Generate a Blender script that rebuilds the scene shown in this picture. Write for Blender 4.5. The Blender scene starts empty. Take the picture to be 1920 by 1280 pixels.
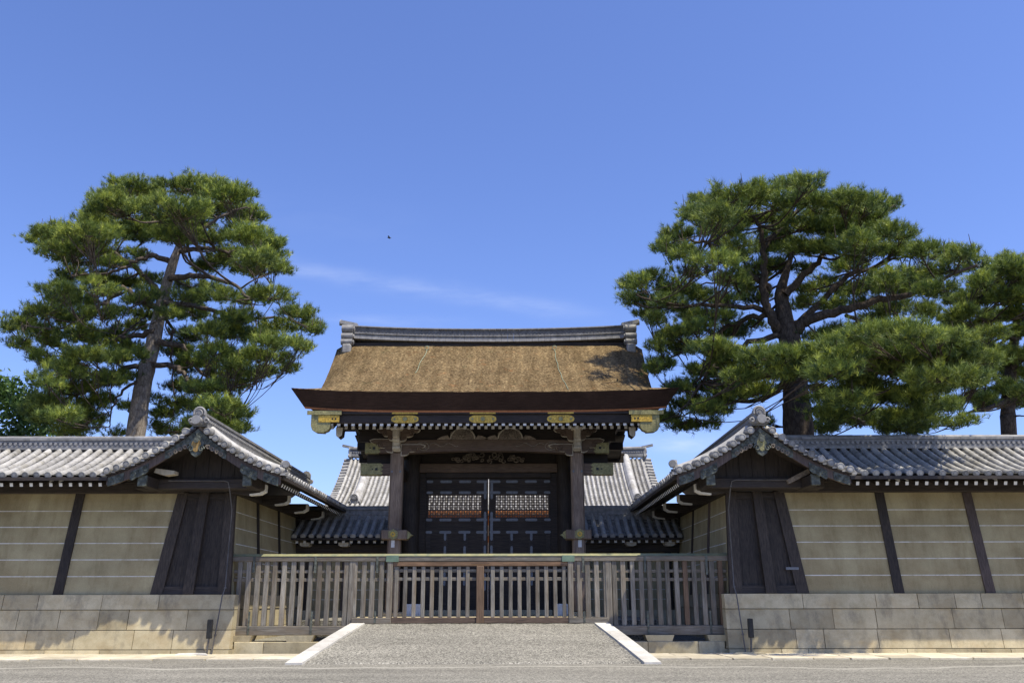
import bpy, math, random
import numpy as np
from mathutils import Vector, Matrix
R = math.radians
scene = bpy.context.scene
COL = scene.collection

# ------------------------------------------------------------------ camera
FPX, CH, CX = 1650.0, 1.6, 1.03
PITCH = math.atan(485 / FPX)
cam_d = bpy.data.cameras.new("camera")
cam = bpy.data.objects.new("camera", cam_d)
COL.objects.link(cam)
cam_d.sensor_width = 36
cam_d.lens = 36 * FPX / 1920
cam_d.clip_start, cam_d.clip_end = 0.1, 6000
cam.location = (CX, 0, CH)
cam.rotation_mode = 'QUATERNION'
cam.rotation_quaternion = (Matrix.Rotation(R(90) + PITCH, 4, 'X') @ Matrix.Rotation(R(-0.10), 4, 'Z')).to_quaternion()
scene.camera = cam
scene.view_settings.view_transform = 'Standard'
scene.view_settings.look = 'None'
scene.view_settings.gamma = 1
scene.view_settings.exposure = 0.3
scene.cycles.max_bounces = 8
scene.cycles.transparent_max_bounces = 8

# ------------------------------------------------------------------ light
SUN_D = Vector((-0.41, 0.304, -1.0)).normalized()
sun_d = bpy.data.lights.new("sun", 'SUN')
sun_d.energy, sun_d.angle, sun_d.color = 5.0, R(0.5), (1.0, 0.92, 0.74)
sun = bpy.data.objects.new("sun", sun_d)
COL.objects.link(sun)
sun.location = (10, -10, 60)
sun.rotation_euler = SUN_D.to_track_quat('-Z', 'Y').to_euler()

world = bpy.data.worlds.new("World")
scene.world = world
world.use_nodes = True
NT = world.node_tree
NT.nodes.clear()
def wn(t, **kw):
    n = NT.nodes.new(t)
    for k, v in kw.items(): setattr(n, k, v)
    return n
def wmath(op, a, b=None, c=None):
    n = wn('ShaderNodeMath', operation=op)
    for i, v in enumerate((a, b, c)):
        if v is None: continue
        if isinstance(v, (int, float)): n.inputs[i].default_value = v
        else: NT.links.new(v, n.inputs[i])
    return n.outputs[0]
sky = wn('ShaderNodeTexSky', sky_type='NISHITA', sun_disc=False)
sky.sun_elevation = math.asin(-SUN_D.z)
sky.sun_rotation = math.atan2(-SUN_D.x, -SUN_D.y)
sky.air_density, sky.dust_density, sky.ozone_density = 1.0, 0.7, 1.5
tint = wn('ShaderNodeMixRGB', blend_type='MULTIPLY')
tint.inputs[0].default_value = 1
tint.inputs[2].default_value = (0.97, 1.07, 1.56, 1)
NT.links.new(sky.outputs[0], tint.inputs[1])
geo = wn('ShaderNodeTexCoord')
sep = wn('ShaderNodeSeparateXYZ')
NT.links.new(geo.outputs['Generated'], sep.inputs[0])
ysafe = wmath('MAXIMUM', sep.outputs[1], 0.05)
az, el = wmath('DIVIDE', sep.outputs[0], ysafe), wmath('DIVIDE', sep.outputs[2], ysafe)
def noise(vx, vy, scale, detail=6):
    cmb = wn('ShaderNodeCombineXYZ')
    NT.links.new(vx, cmb.inputs[0]); NT.links.new(vy, cmb.inputs[1])
    n = wn('ShaderNodeTexNoise'); n.inputs['Scale'].default_value = scale; n.inputs['Detail'].default_value = detail
    n.inputs['Roughness'].default_value = 0.6
    NT.links.new(cmb.outputs[0], n.inputs['Vector'])
    return n.outputs[0]
def streak(a0, e0, slope, width, a1, a2, amp):
    # a wisp of cirrus lying along a line in the sky
    line = wmath('MULTIPLY_ADD', wmath('SUBTRACT', az, a0), slope, e0)
    wob = wmath('MULTIPLY', wmath('SUBTRACT', noise(az, el, 9, 4), 0.5), 0.012)
    d = wmath('DIVIDE', wmath('ADD', wmath('SUBTRACT', el, line), wob), width)
    g = wmath('POWER', 2.718, wmath('MULTIPLY', wmath('MULTIPLY', d, d), -1))
    def ramp(x, lo, hi):
        m = wn('ShaderNodeMapRange', interpolation_type='SMOOTHSTEP')
        m.inputs[1].default_value, m.inputs[2].default_value = lo, hi
        NT.links.new(x, m.inputs[0]); return m.outputs[0]
    fade = wmath('MULTIPLY', ramp(az, a1 - 0.06, a1 + 0.06), wmath('SUBTRACT', 1, ramp(az, a2 - 0.1, a2 + 0.06)))
    tex = ramp(noise(wmath('MULTIPLY', az, 1.0), wmath('MULTIPLY', el, 4.0), 10, 8), 0.22, 0.76)
    return wmath('MULTIPLY', wmath('MULTIPLY', g, fade), wmath('MULTIPLY', tex, amp))
w1 = streak(-0.265, 0.3864, -0.165, 0.0105, -0.31, 0.10, 0.17)
w2 = streak(-0.21, 0.322, -0.03, 0.006, -0.22, -0.06, 0.13)
w3 = streak(0.175, 0.176, -0.10, 0.014, 0.15, 0.24, 0.55)
w4 = streak(-0.45, 0.475, -0.12, 0.03, -0.5, -0.1, 0.02)
cloud = wmath('MINIMUM', wmath('ADD', wmath('ADD', w1, w2), wmath('ADD', w3, w4)), 1)
mixc = wn('ShaderNodeMixRGB')
NT.links.new(cloud, mixc.inputs[0]); NT.links.new(tint.outputs[0], mixc.inputs[1])
mixc.inputs[2].default_value = (7.2, 7.8, 9.0, 1)
bg = wn('ShaderNodeBackground'); bg.inputs[1].default_value = 0.115
NT.links.new(mixc.outputs[0], bg.inputs[0])
wout = wn('ShaderNodeOutputWorld')
NT.links.new(bg.outputs[0], wout.inputs[0])

# ------------------------------------------------------------------ helpers
def at(px, py, Y):
    """World point at depth Y seen along the direction (px, py) of the surveyed view."""
    a, b = (px - 960) / FPX, (640 - py) / FPX
    dy = math.cos(PITCH) - b * math.sin(PITCH)
    dz = math.sin(PITCH) + b * math.cos(PITCH)
    t = Y / dy
    return Vector((CX + a * t, Y, CH + dz * t))

def wloc(o):
    v = Vector((0, 0, 0))
    while o is not None:
        v += o.location; o = o.parent
    return v

def tag(o, label=None, cat=None, group=None, kind=None):
    if label: o['label'] = label
    if cat: o['category'] = cat
    if group: o['group'] = group
    if kind: o['kind'] = kind
    return o

def thing(name, loc, label, cat, group=None):
    o = bpy.data.objects.new(name, None); COL.objects.link(o)
    o.location = loc
    return tag(o, label, cat, group)

class MB:
    """Collects geometry in world metres; s = -1 mirrors it in the gate's axis."""
    def __init__(self, s=1):
        self.V, self.F, self.M, self.S, self.C = [], [], [], [], []
        self.s = s
    def add(self, vs, fs, m=0, smooth=False, tint=None):
        o = len(self.V)
        self.V.extend(tuple(v) for v in vs)
        for f in fs:
            self.F.append(tuple(i + o for i in f)); self.M.append(m); self.S.append(smooth)
        t = 0.5 if tint is None else tint
        self.C.extend([t] * (len(self.V) - o))
    def hexa(self, p, m=0, tint=None):
        self.add(p, [(3, 2, 1, 0), (4, 5, 6, 7), (0, 1, 5, 4), (1, 2, 6, 5), (2, 3, 7, 6), (3, 0, 4, 7)], m, False, tint)
    def box(self, x0, x1, y0, y1, z0, z1, m=0, tint=None):
        self.hexa([(x0, y0, z0), (x1, y0, z0), (x1, y1, z0), (x0, y1, z0), (x0, y0, z1), (x1, y0, z1), (x1, y1, z1), (x0, y1, z1)], m, tint)
    def cbox(self, x0, x1, y0, y1, z0, z1, c=0.012, m=0, tint=None):
        """box with chamfered edges"""
        c = min(c, (x1 - x0) * .4, (y1 - y0) * .4, (z1 - z0) * .4)
        vs, idx = [], {}
        for i, X in enumerate((x0, x1)):
            for j, Y in enumerate((y0, y1)):
                for k, Z in enumerate((z0, z1)):
                    sx, sy, sz = (c, -c)[i], (c, -c)[j], (c, -c)[k]
                    idx[i, j, k] = len(vs)
                    vs += [(X, Y + sy, Z + sz), (X + sx, Y, Z + sz), (X + sx, Y + sy, Z)]
        q = lambda a, b, c_, d, w: (idx[a] + w, idx[b] + w, idx[c_] + w, idx[d] + w)
        fs = []
        for i in (0, 1):
            fs.append(q((i, 0, 0), (i, 1, 0), (i, 1, 1), (i, 0, 1), 0)); fs.append(q((0, i, 0), (1, i, 0), (1, i, 1), (0, i, 1), 1)); fs.append(q((0, 0, i), (1, 0, i), (1, 1, i), (0, 1, i), 2))
        for i in (0, 1):
            for j in (0, 1):
                a, b = idx[i, j, 0], idx[i, j, 1]; fs.append((a, a + 1, b + 1, b))
                a, b = idx[i, 0, j], idx[i, 1, j]; fs.append((a, a + 2, b + 2, b))
                a, b = idx[0, i, j], idx[1, i, j]; fs.append((a + 1, a + 2, b + 2, b + 1))
                for k in (0, 1):
                    a = idx[i, j, k]; fs.append((a, a + 1, a + 2))
        self.add(vs, fs, m, False, tint)
    def beam(self, p, q, w, h, m=0, up=(0, 0, 1), tint=None):
        p, q = Vector(p), Vector(q)
        d = (q - p).normalized(); x = d.cross(Vector(up)).normalized(); z = x.cross(d)
        x *= w / 2; z *= h / 2
        self.hexa([p - x - z, p + x - z, q + x - z, q - x - z, p - x + z, p + x + z, q + x + z, q - x + z], m, tint)
    def tube(self, pts, rad, n=8, m=0, smooth=True, caps=True, tint=None):
        pts = [Vector(p) for p in pts]
        if not isinstance(rad, (list, tuple)): rad = [rad] * len(pts)
        vs, fs, prev = [], [], None
        for i, p in enumerate(pts):
            d = (pts[min(i + 1, len(pts) - 1)] - pts[max(i - 1, 0)])
            d = d.normalized() if d.length > 1e-9 else Vector((0, 0, 1))
            if prev is None:
                x = d.orthogonal().normalized()
            else:
                x = prev - d * prev.dot(d)
                x = x.normalized() if x.length > 1e-6 else d.orthogonal().normalized()
            prev = x; y = d.cross(x)
            for k in range(n):
                a = 2 * math.pi * k / n
                vs.append(p + (x * math.cos(a) + y * math.sin(a)) * rad[i])
        for i in range(len(pts) - 1):
            for k in range(n):
                k2 = (k + 1) % n
                fs.append((i * n + k, i * n + k2, (i + 1) * n + k2, (i + 1) * n + k))
        self.add(vs, fs, m, smooth, tint)
        if caps:
            self.add(vs[:n], [tuple(range(n))[::-1]], m, False, tint); self.add(vs[-n:], [tuple(range(n))], m, False, tint)
    def prism(self, outline, depth, m=0, tint=None, rim=None):
        """outline: 3-D points of a flat polygon; extruded by the vector depth"""
        n = len(outline); d = Vector(depth)
        a = [Vector(p) for p in outline]; b = [p + d for p in a]
        self.add(a + b, [tuple(range(n))[::-1], tuple(range(n, 2 * n))], m, False, tint)
        self.add(a + b, [(i, (i + 1) % n, n + (i + 1) % n, n + i) for i in range(n)], m if rim is None else rim, False, tint)
    def disc(self, c, axis, r, depth, n=14, m=0, tint=None):
        c, ax = Vector(c), Vector(axis).normalized()
        self.tube([c, c + ax * depth], r, n, m, True, True, tint)
    def strip(self, rows, m=0, smooth=True, tint=None, close=False):
        """rows: equal-length lists of points, quads between neighbours"""
        n = len(rows[0]); vs = [p for r in rows for p in r]; fs = []
        for i in range(len(rows) - 1):
            for k in range(n - (0 if close else 1)):
                k2 = (k + 1) % n
                fs.append((i * n + k, i * n + k2, (i + 1) * n + k2, (i + 1) * n + k))
        self.add(vs, fs, m, smooth, tint)
    def mesh(self, name, mats, off=(0, 0, 0)):
        me = bpy.data.meshes.new(name)
        V = np.array(self.V, dtype=float)
        if self.s == -1: V[:, 0] *= -1
        V -= np.array(off)
        F = self.F if self.s == 1 else [f[::-1] for f in self.F]
        me.from_pydata(V.tolist(), [], F)
        for m in (mats if isinstance(mats, (list, tuple)) else [mats]): me.materials.append(m)
        me.polygons.foreach_set('material_index', self.M)
        me.polygons.foreach_set('use_smooth', self.S)
        a = me.attributes.new('tint', 'FLOAT', 'POINT'); a.data.foreach_set('value', self.C)
        me.update()
        return me
    def build(self, name, mats, parent=None, label=None):
        me = self.mesh(name, mats, wloc(parent) if parent else (0, 0, 0))
        o = bpy.data.objects.new(name, me); COL.objects.link(o)
        if parent: o.parent = parent
        if label: o['label'] = label
        return o

def clone(o, parent, delta):
    c = o.copy(); COL.objects.link(c); c.parent = parent
    c.location = o.location + Vector(delta)
    return c

# ------------------------------------------------------------------ materials
class Mat:
    def __init__(self, name, rough=0.7, metal=0.0, spec=0.3):
        self.m = bpy.data.materials.new(name); self.m.use_nodes = True
        self.t = self.m.node_tree; self.b = self.t.nodes['Principled BSDF']
        self.b.inputs['Roughness'].default_value = rough; self.b.inputs['Metallic'].default_value = metal
        self.b.inputs['Specular IOR Level'].default_value = spec
        self.tc = self.t.nodes.new('ShaderNodeTexCoord')
    def n(self, t, **kw):
        n = self.t.nodes.new(t)
        for k, v in kw.items(): setattr(n, k, v)
        return n
    def link(self, a, b): self.t.links.new(a, b)
    def co(self, sc=(1, 1, 1)):
        mp = self.n('ShaderNodeMapping'); mp.inputs['Scale'].default_value = sc
        self.link(self.tc.outputs['Object'], mp.inputs[0]); return mp.outputs[0]
    def noise(self, scale, detail=4, rough=0.55, sc=(1, 1, 1)):
        n = self.n('ShaderNodeTexNoise'); n.inputs['Scale'].default_value = scale
        n.inputs['Detail'].default_value = detail; n.inputs['Roughness'].default_value = rough
        self.link(self.co(sc), n.inputs['Vector']); return n.outputs[0]
    def voro(self, scale, sc=(1, 1, 1), feat='F1', out='Distance'):
        n = self.n('ShaderNodeTexVoronoi', feature=feat); n.inputs['Scale'].default_value = scale
        self.link(self.co(sc), n.inputs['Vector']); return n.outputs[out]
    def ramp(self, fac, stops):
        r = self.n('ShaderNodeValToRGB'); self.link(fac, r.inputs[0])
        while len(r.color_ramp.elements) < len(stops): r.color_ramp.elements.new(0.5)
        for e, (p, c) in zip(r.color_ramp.elements, stops):
            e.position = p; e.color = (*c, 1)
        return r.outputs[0]
    def mix(self, a, b, fac=0.5, mode='MIX'):
        n = self.n('ShaderNodeMixRGB', blend_type=mode)
        for s, v in zip(n.inputs, (fac, a, b)):
            if isinstance(v, (int, float)): s.default_value = v
            elif isinstance(v, tuple): s.default_value = (*v, 1)
            else: self.link(v, s)
        return n.outputs[0]
    def attr(self, name='tint'):
        a = self.n('ShaderNodeAttribute', attribute_name=name); return a.outputs['Fac']
    def grey(self, fac, lo, hi):
        m = self.n('ShaderNodeMapRange'); self.link(fac, m.inputs[0])
        m.inputs[1].default_value, m.inputs[2].default_value = 0.25, 0.75
        m.inputs[3].default_value, m.inputs[4].default_value = lo, hi
        return m.outputs[0]
    def tinted(self, col, lo, hi):
        """multiply col by a per-piece factor between lo and hi"""
        m = self.n('ShaderNodeMapRange'); self.link(self.attr(), m.inputs[0])
        m.inputs[3].default_value, m.inputs[4].default_value = lo, hi
        return self.mix(col, m.outputs[0], 1.0, 'MULTIPLY')
    def color(self, s):
        if isinstance(s, tuple): self.b.inputs['Base Color'].default_value = (*s, 1)
        else: self.link(s, self.b.inputs['Base Color'])
        return self
    def bump(self, h, strength=0.3, dist=0.02):
        b = self.n('ShaderNodeBump'); b.inputs['Strength'].default_value = strength; b.inputs['Distance'].default_value = dist
        self.link(h, b.inputs['Height']); self.link(b.outputs[0], self.b.inputs['Normal'])
        return self

def wood(name, dark, light, sc, rough=0.65, wear=None):
    m = Mat(name, rough)
    g = m.noise(5, 6, 0.65, sc)
    c = m.ramp(g, [(0.3, dark), (0.7, light)])
    c = m.mix(c, m.grey(m.noise(0.9, 3), 0.65, 1.3), 1.0, 'MULTIPLY')
    if wear: c = m.mix(c, wear, m.grey(m.noise(1.4, 5, 0.7, tuple(0.4 * a + 0.2 for a in sc)), -0.35, 0.75))
    m.color(m.tinted(c, 0.7, 1.3)); m.bump(g, 0.35, 0.01)
    return m.m
VZ, VX, VY = (6, 6, 0.5), (0.5, 6, 6), (6, 0.5, 6)
M = {}
M['dark_wood_z'] = wood('dark aged timber upright', (0.018, 0.014, 0.011), (0.062, 0.048, 0.037), VZ)
M['dark_wood_x'] = wood('dark aged timber', (0.020, 0.016, 0.014), (0.066, 0.052, 0.042), VX)
M['brown_post'] = wood('worn brown timber', (0.06, 0.043, 0.034), (0.15, 0.11, 0.09), VZ)
M['grey_wood_z'] = wood('weathered timber upright', (0.095, 0.085, 0.070), (0.275, 0.255, 0.215), VZ, 0.75, (0.17, 0.12, 0.07))
M['grey_wood_x'] = wood('weathered timber', (0.095, 0.085, 0.070), (0.27, 0.25, 0.21), VX, 0.75, (0.18, 0.13, 0.08))
M['new_wood_z'] = wood('newer brown timber upright', (0.085, 0.055, 0.034), (0.21, 0.135, 0.082), VZ)
M['new_wood_x'] = wood('newer brown timber', (0.10, 0.060, 0.034), (0.23, 0.14, 0.08), VX)
M['pillar_wood'] = wood('pillar timber', (0.15, 0.105, 0.075), (0.36, 0.27, 0.19), VZ, 0.6, (0.12, 0.075, 0.048))
M['gate_beam'] = wood('gate beam timber', (0.065, 0.044, 0.032), (0.185, 0.13, 0.092), VX)
M['gate_dark'] = wood('gate dark timber', (0.017, 0.013, 0.010), (0.052, 0.039, 0.030), VX)
M['gate_dark_y'] = wood('gate dark rafters', (0.018, 0.013, 0.010), (0.055, 0.040, 0.030), VY)
M['pale_wood'] = wood('pale bracket timber', (0.42, 0.37, 0.28), (0.66, 0.60, 0.48), VZ)
M['carving'] = wood('carved timber', (0.10, 0.082, 0.064), (0.32, 0.265, 0.205), (3, 3, 3))

m = Mat('plaster', 0.9, 0, 0.15)
p = m.mix(m.ramp(m.noise(1.1, 6, 0.6), [(0.3, (0.345, 0.294, 0.170)), (0.72, (0.435, 0.378, 0.228))]), m.grey(m.noise(0.35, 4, 0.6, (1, 1, 2.4)), 0.80, 1.12), 1.0, 'MULTIPLY')
p = m.mix(p, m.ramp(m.noise(1.0, 6, 0.7, (2.2, 2.2, 0.35)), [(0.36, (0.66, 0.63, 0.58)), (0.52, (1, 1, 1))]), 0.55, 'MULTIPLY')
p = m.mix(p, m.ramp(m.noise(0.6, 5, 0.65), [(0.40, (0.86, 0.80, 0.74)), (0.58, (1.05, 1.03, 1.0))]), 0.8, 'MULTIPLY')
m.color(m.mix(p, m.grey(m.noise(38, 3, 0.8), 0.84, 1.14), 1.0, 'MULTIPLY')); m.bump(m.noise(60, 3, 0.7), 0.25, 0.006)
M['plaster'] = m.m
m = Mat('white paint', 0.7); m.color(m.ramp(m.noise(7, 4, 0.7), [(0.3, (0.62, 0.60, 0.54)), (0.6, (0.80, 0.78, 0.73))])); M['white'] = m.m
m = Mat('limewash line', 0.85); m.color(m.ramp(m.noise(3.2, 6, 0.75), [(0.32, (0.44, 0.385, 0.27)), (0.55, (0.70, 0.675, 0.60))])); M['line'] = m.m

m = Mat('smoked roof tile', 0.52, 0.0, 0.4)
c = m.ramp(m.noise(3.2, 5, 0.65), [(0.28, (0.225, 0.218, 0.205)), (0.5, (0.335, 0.325, 0.305)), (0.75, (0.43, 0.415, 0.385))])
c = m.mix(c, m.ramp(m.noise(1.3, 7, 0.75), [(0.38, (0.70, 0.68, 0.62)), (0.5, (1, 1, 1)), (0.66, (1.12, 1.11, 1.06))]), 1.0, 'MULTIPLY')
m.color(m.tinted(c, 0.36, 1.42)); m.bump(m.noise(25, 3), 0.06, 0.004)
M['tile'] = m.m
m = Mat('ridge tile', 0.58, 0.0, 0.35)
c = m.ramp(m.noise(5, 5, 0.65), [(0.3, (0.14, 0.137, 0.132)), (0.7, (0.29, 0.282, 0.268))])
m.color(m.tinted(c, 0.6, 1.35)); m.bump(m.noise(25, 3), 0.15, 0.006)
M['ridge'] = m.m

m = Mat('granite blocks', 0.85, 0, 0.2)
c = m.ramp(m.noise(1.8, 6, 0.65), [(0.25, (0.34, 0.284, 0.168)), (0.5, (0.48, 0.414, 0.268)), (0.75, (0.57, 0.498, 0.326))])
c = m.mix(c, m.grey(m.noise(95, 2, 0.9), 0.72, 1.25), 1.0, 'MULTIPLY')
c = m.mix(c, (0.32, 0.22, 0.10), m.grey(m.noise(0.8, 5, 0.7, (1, 1, 1.6)), -0.45, 0.6))
c = m.mix(c, (0.13, 0.12, 0.10), m.grey(m.noise(1.7, 6, 0.78, (1, 1, 0.45)), -0.8, 0.75))
m.color(m.tinted(c, 0.72, 1.18)); m.bump(m.noise(45, 4, 0.7), 0.35, 0.008)
M['stone'] = m.m
m = Mat('pale paving stone', 0.85, 0, 0.2)
c = m.ramp(m.noise(3, 5, 0.65), [(0.3, (0.47, 0.41, 0.29)), (0.7, (0.66, 0.60, 0.47))])
m.color(m.tinted(m.mix(c, m.grey(m.noise(80, 2, 0.9), 0.8, 1.15), 1.0, 'MULTIPLY'), 0.75, 1.2)); m.bump(m.noise(40, 4, 0.7), 0.3, 0.006)
M['paving'] = m.m
m = Mat('white granite kerb', 0.8, 0, 0.25)
c = m.ramp(m.noise(4, 5, 0.65), [(0.3, (0.50, 0.475, 0.42)), (0.7, (0.66, 0.635, 0.575))])
m.color(m.tinted(m.mix(c, m.grey(m.noise(75, 2, 0.95), 0.78, 1.1), 1.0, 'MULTIPLY'), 0.85, 1.1)); m.bump(m.noise(60, 3, 0.8), 0.35, 0.008)
M['kerb'] = m.m

def gravel(name, pebble, dark, light):
    m = Mat(name, 0.95, 0, 0.15)
    cell = m.voro(pebble, out='Color')
    sepc = m.n('ShaderNodeSeparateColor'); m.link(cell, sepc.inputs[0])
    c = m.ramp(sepc.outputs[0], [(0.0, dark), (0.55, tuple((a + b) / 2 for a, b in zip(dark, light))), (1.0, light)])
    c = m.mix(c, m.grey(m.noise(34, 3, 0.8), 0.62, 1.38), 1.0, 'MULTIPLY')
    c = m.mix(c, m.grey(m.noise(0.55, 5, 0.6, (0.35, 1.6, 1)), 0.74, 1.22), 1.0, 'MULTIPLY')
    # wheel-pressed pale line across the forecourt
    sp = m.n('ShaderNodeSeparateXYZ'); m.link(m.tc.outputs['Object'], sp.inputs[0])
    def mm(op, a, b):
        k = m.n('ShaderNodeMath', operation=op)
        for i, v in enumerate((a, b)):
            if isinstance(v, (int, float)): k.inputs[i].default_value = v
            else: m.link(v, k.inputs[i])
        return k.outputs[0]
    wob = mm('MULTIPLY', mm('SUBTRACT', m.noise(0.16, 3, 0.5, (1, 0.01, 1)), 0.5), 5.0)
    d = mm('ABSOLUTE', mm('SUBTRACT', mm('ADD', sp.outputs[1], wob), 23.35), 0)
    line = m.n('ShaderNodeMapRange', interpolation_type='SMOOTHSTEP')
    m.link(d, line.inputs[0]); line.inputs[1].default_value, line.inputs[2].default_value = 0.06, 0.28
    line.inputs[3].default_value, line.inputs[4].default_value = 0.75, 0.0
    c = m.mix(c, (0.42, 0.40, 0.34), mm('MULTIPLY', line.outputs[0], m.grey(m.noise(1.5, 4, 0.7), 0.35, 1.2)))
    m.color(c)
    h = mm('ADD', mm('MULTIPLY', m.voro(pebble), -1.0), mm('MULTIPLY', m.noise(40, 3, 0.7), 0.7))
    m.bump(h, 0.35, 0.012)
    return m.m
M['gravel'] = gravel('grey gravel', 34, (0.095, 0.090, 0.076), (0.36, 0.34, 0.285))

m = Mat('cypress bark thatch', 0.95, 0, 0.1)
g = m.noise(6.5, 6, 0.78, (1.6, 0.8, 2.2))
c = m.ramp(g, [(0.30, (0.055, 0.038, 0.020)), (0.5, (0.165, 0.115, 0.058)), (0.70, (0.34, 0.255, 0.135))])
c = m.mix(c, m.grey(m.noise(1.0, 5, 0.7), 0.75, 1.25), 1.0, 'MULTIPLY')
c = m.mix(c, m.ramp(m.noise(1.0, 6, 0.7, (2.6, 0.28, 0.28)), [(0.32, (0.60, 0.57, 0.52)), (0.55, (1, 1, 1)), (0.72, (1.36, 1.33, 1.26))]), 1.0, 'MULTIPLY')
c = m.mix(c, (0.07, 0.08, 0.035), m.grey(m.noise(1.6, 6, 0.75), -1.2, 0.6))
c = m.mix(c, (0.33, 0.14, 0.05), m.grey(m.noise(2.2, 5, 0.8), -1.1, 0.55))
c = m.mix(c, m.grey(m.noise(12, 3, 0.85, (1.0, 0.6, 2)), 0.15, 1.85), 1.0, 'MULTIPLY')
m.color(c)
m.bump(m.mix(g, m.noise(22, 4, 0.8, (1, 0.7, 2))), 0.9, 0.06)
M['thatch'] = m.m
m = Mat('cut thatch edge', 0.9, 0, 0.1)
g = m.noise(4, 6, 0.7, (0.6, 0.6, 14))
m.color(m.mix(m.ramp(g, [(0.3, (0.026, 0.015, 0.010)), (0.7, (0.064, 0.038, 0.027))]), m.grey(m.noise(0.7, 4, 0.7), 0.7, 1.3), 1.0, 'MULTIPLY')); m.bump(g, 0.6, 0.02)
M['thatch_edge'] = m.m
m = Mat('orange bark strip', 0.8); m.color(m.ramp(m.noise(6, 4, 0.7, (3, 3, 1)), [(0.3, (0.26, 0.095, 0.035)), (0.7, (0.42, 0.18, 0.075))])); M['orange'] = m.m

m = Mat('gilt metal', 0.42, 0.35, 0.5)
v = m.voro(16, out='Distance'); c = m.ramp(m.noise(14, 4, 0.75), [(0.32, (0.40, 0.24, 0.030)), (0.62, (0.68, 0.44, 0.065))])
m.color(m.mix(c, m.grey(v, 1.15, 0.72), 1.0, 'MULTIPLY')); m.bump(v, 0.5, 0.01); M['gold'] = m.m
m = Mat('tarnished gilt', 0.5, 0.3, 0.5)
v = m.voro(18); c = m.ramp(m.noise(5, 4, 0.7), [(0.3, (0.20, 0.18, 0.075)), (0.7, (0.38, 0.34, 0.145))])
m.color(m.mix(c, m.grey(v, 1.1, 0.75), 1.0, 'MULTIPLY')); m.bump(v, 0.4, 0.01); M['dull_gold'] = m.m
m = Mat('green copper', 0.6, 0.1, 0.4)
v = m.voro(9); c = m.ramp(m.noise(6, 5, 0.7), [(0.3, (0.060, 0.066, 0.054)), (0.7, (0.130, 0.140, 0.112))])
m.color(m.mix(c, m.grey(v, 1.25, 0.6), 1.0, 'MULTIPLY')); m.bump(v, 0.6, 0.02); M['copper'] = m.m
m = Mat('copper capping', 0.6, 0.1, 0.4); m.color(m.ramp(m.noise(4, 5, 0.7), [(0.3, (0.16, 0.18, 0.115)), (0.7, (0.33, 0.30, 0.14))])); M['cap'] = m.m
M['pendant'] = wood('gilt pendant wood', (0.16, 0.10, 0.04), (0.44, 0.28, 0.09), (9, 9, .6))
m = Mat('verdigris plate', 0.6, 0.1, 0.4); m.color(m.ramp(m.noise(4, 5, 0.7), [(0.3, (0.09, 0.14, 0.10)), (0.7, (0.17, 0.24, 0.17))])); M['green'] = m.m
m = Mat('iron strap', 0.6, 0.2, 0.4); m.color(m.ramp(m.noise(8, 4, 0.7), [(0.3, (0.13, 0.14, 0.155)), (0.7, (0.22, 0.235, 0.255))])); M['iron'] = m.m
m = Mat('grey conduit', 0.5, 0.2, 0.4); m.color(m.ramp(m.noise(4, 3), [(0.3, (0.07, 0.066, 0.064)), (0.7, (0.14, 0.132, 0.126))])); M['pipe'] = m.m
m = Mat('black enamel', 0.4); m.color(m.ramp(m.noise(9, 3), [(0.3, (0.012, 0.012, 0.012)), (0.7, (0.03, 0.03, 0.03))])); M['black'] = m.m
m = Mat('vermilion paint', 0.6); m.color(m.ramp(m.noise(2, 4), [(0.3, (0.42, 0.135, 0.03)), (0.7, (0.56, 0.21, 0.05))])); M['vermilion'] = m.m
m = Mat('green cord', 0.7); m.color(m.ramp(m.noise(9, 3), [(0.3, (0.20, 0.24, 0.16)), (0.7, (0.33, 0.37, 0.26))])); M['cord'] = m.m

def bark(name, a, b):
    m = Mat(name, 0.95, 0, 0.1)
    v = m.voro(9, (1, 1, 0.4), 'DISTANCE_TO_EDGE'); g = m.noise(7, 5, 0.7, (1, 1, 0.5))
    c = m.mix(m.ramp(g, [(0.3, a), (0.7, b)]), m.ramp(v, [(0.0, (.62, .60, .59)), (0.14, (1, 1, 1))]), 1.0, 'MULTIPLY')
    m.color(c); m.bump(m.mix(v, g), 0.8, 0.05); return m.m
M['bark'] = bark('grey pine bark', (0.17, 0.145, 0.12), (0.38, 0.33, 0.28))
M['bark_dark'] = bark('dark pine bark', (0.045, 0.036, 0.029), (0.125, 0.10, 0.08))
M['bark_limb'] = bark('pine limb bark', (0.07, 0.056, 0.046), (0.18, 0.148, 0.122))

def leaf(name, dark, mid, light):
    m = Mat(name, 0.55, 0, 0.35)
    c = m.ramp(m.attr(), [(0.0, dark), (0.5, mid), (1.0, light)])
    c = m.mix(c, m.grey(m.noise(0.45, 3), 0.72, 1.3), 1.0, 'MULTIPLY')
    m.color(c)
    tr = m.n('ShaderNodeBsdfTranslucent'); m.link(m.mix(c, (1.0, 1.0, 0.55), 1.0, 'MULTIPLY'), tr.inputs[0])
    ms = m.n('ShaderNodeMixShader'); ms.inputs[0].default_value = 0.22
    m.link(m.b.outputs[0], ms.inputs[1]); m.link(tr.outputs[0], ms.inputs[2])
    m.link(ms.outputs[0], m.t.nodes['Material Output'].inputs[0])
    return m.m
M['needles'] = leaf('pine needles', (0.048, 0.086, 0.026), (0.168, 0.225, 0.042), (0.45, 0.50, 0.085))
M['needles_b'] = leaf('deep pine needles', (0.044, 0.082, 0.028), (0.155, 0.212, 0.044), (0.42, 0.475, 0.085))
M['leaves'] = leaf('broad leaves', (0.03, 0.065, 0.018), (0.06, 0.115, 0.026), (0.11, 0.17, 0.035))

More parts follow.
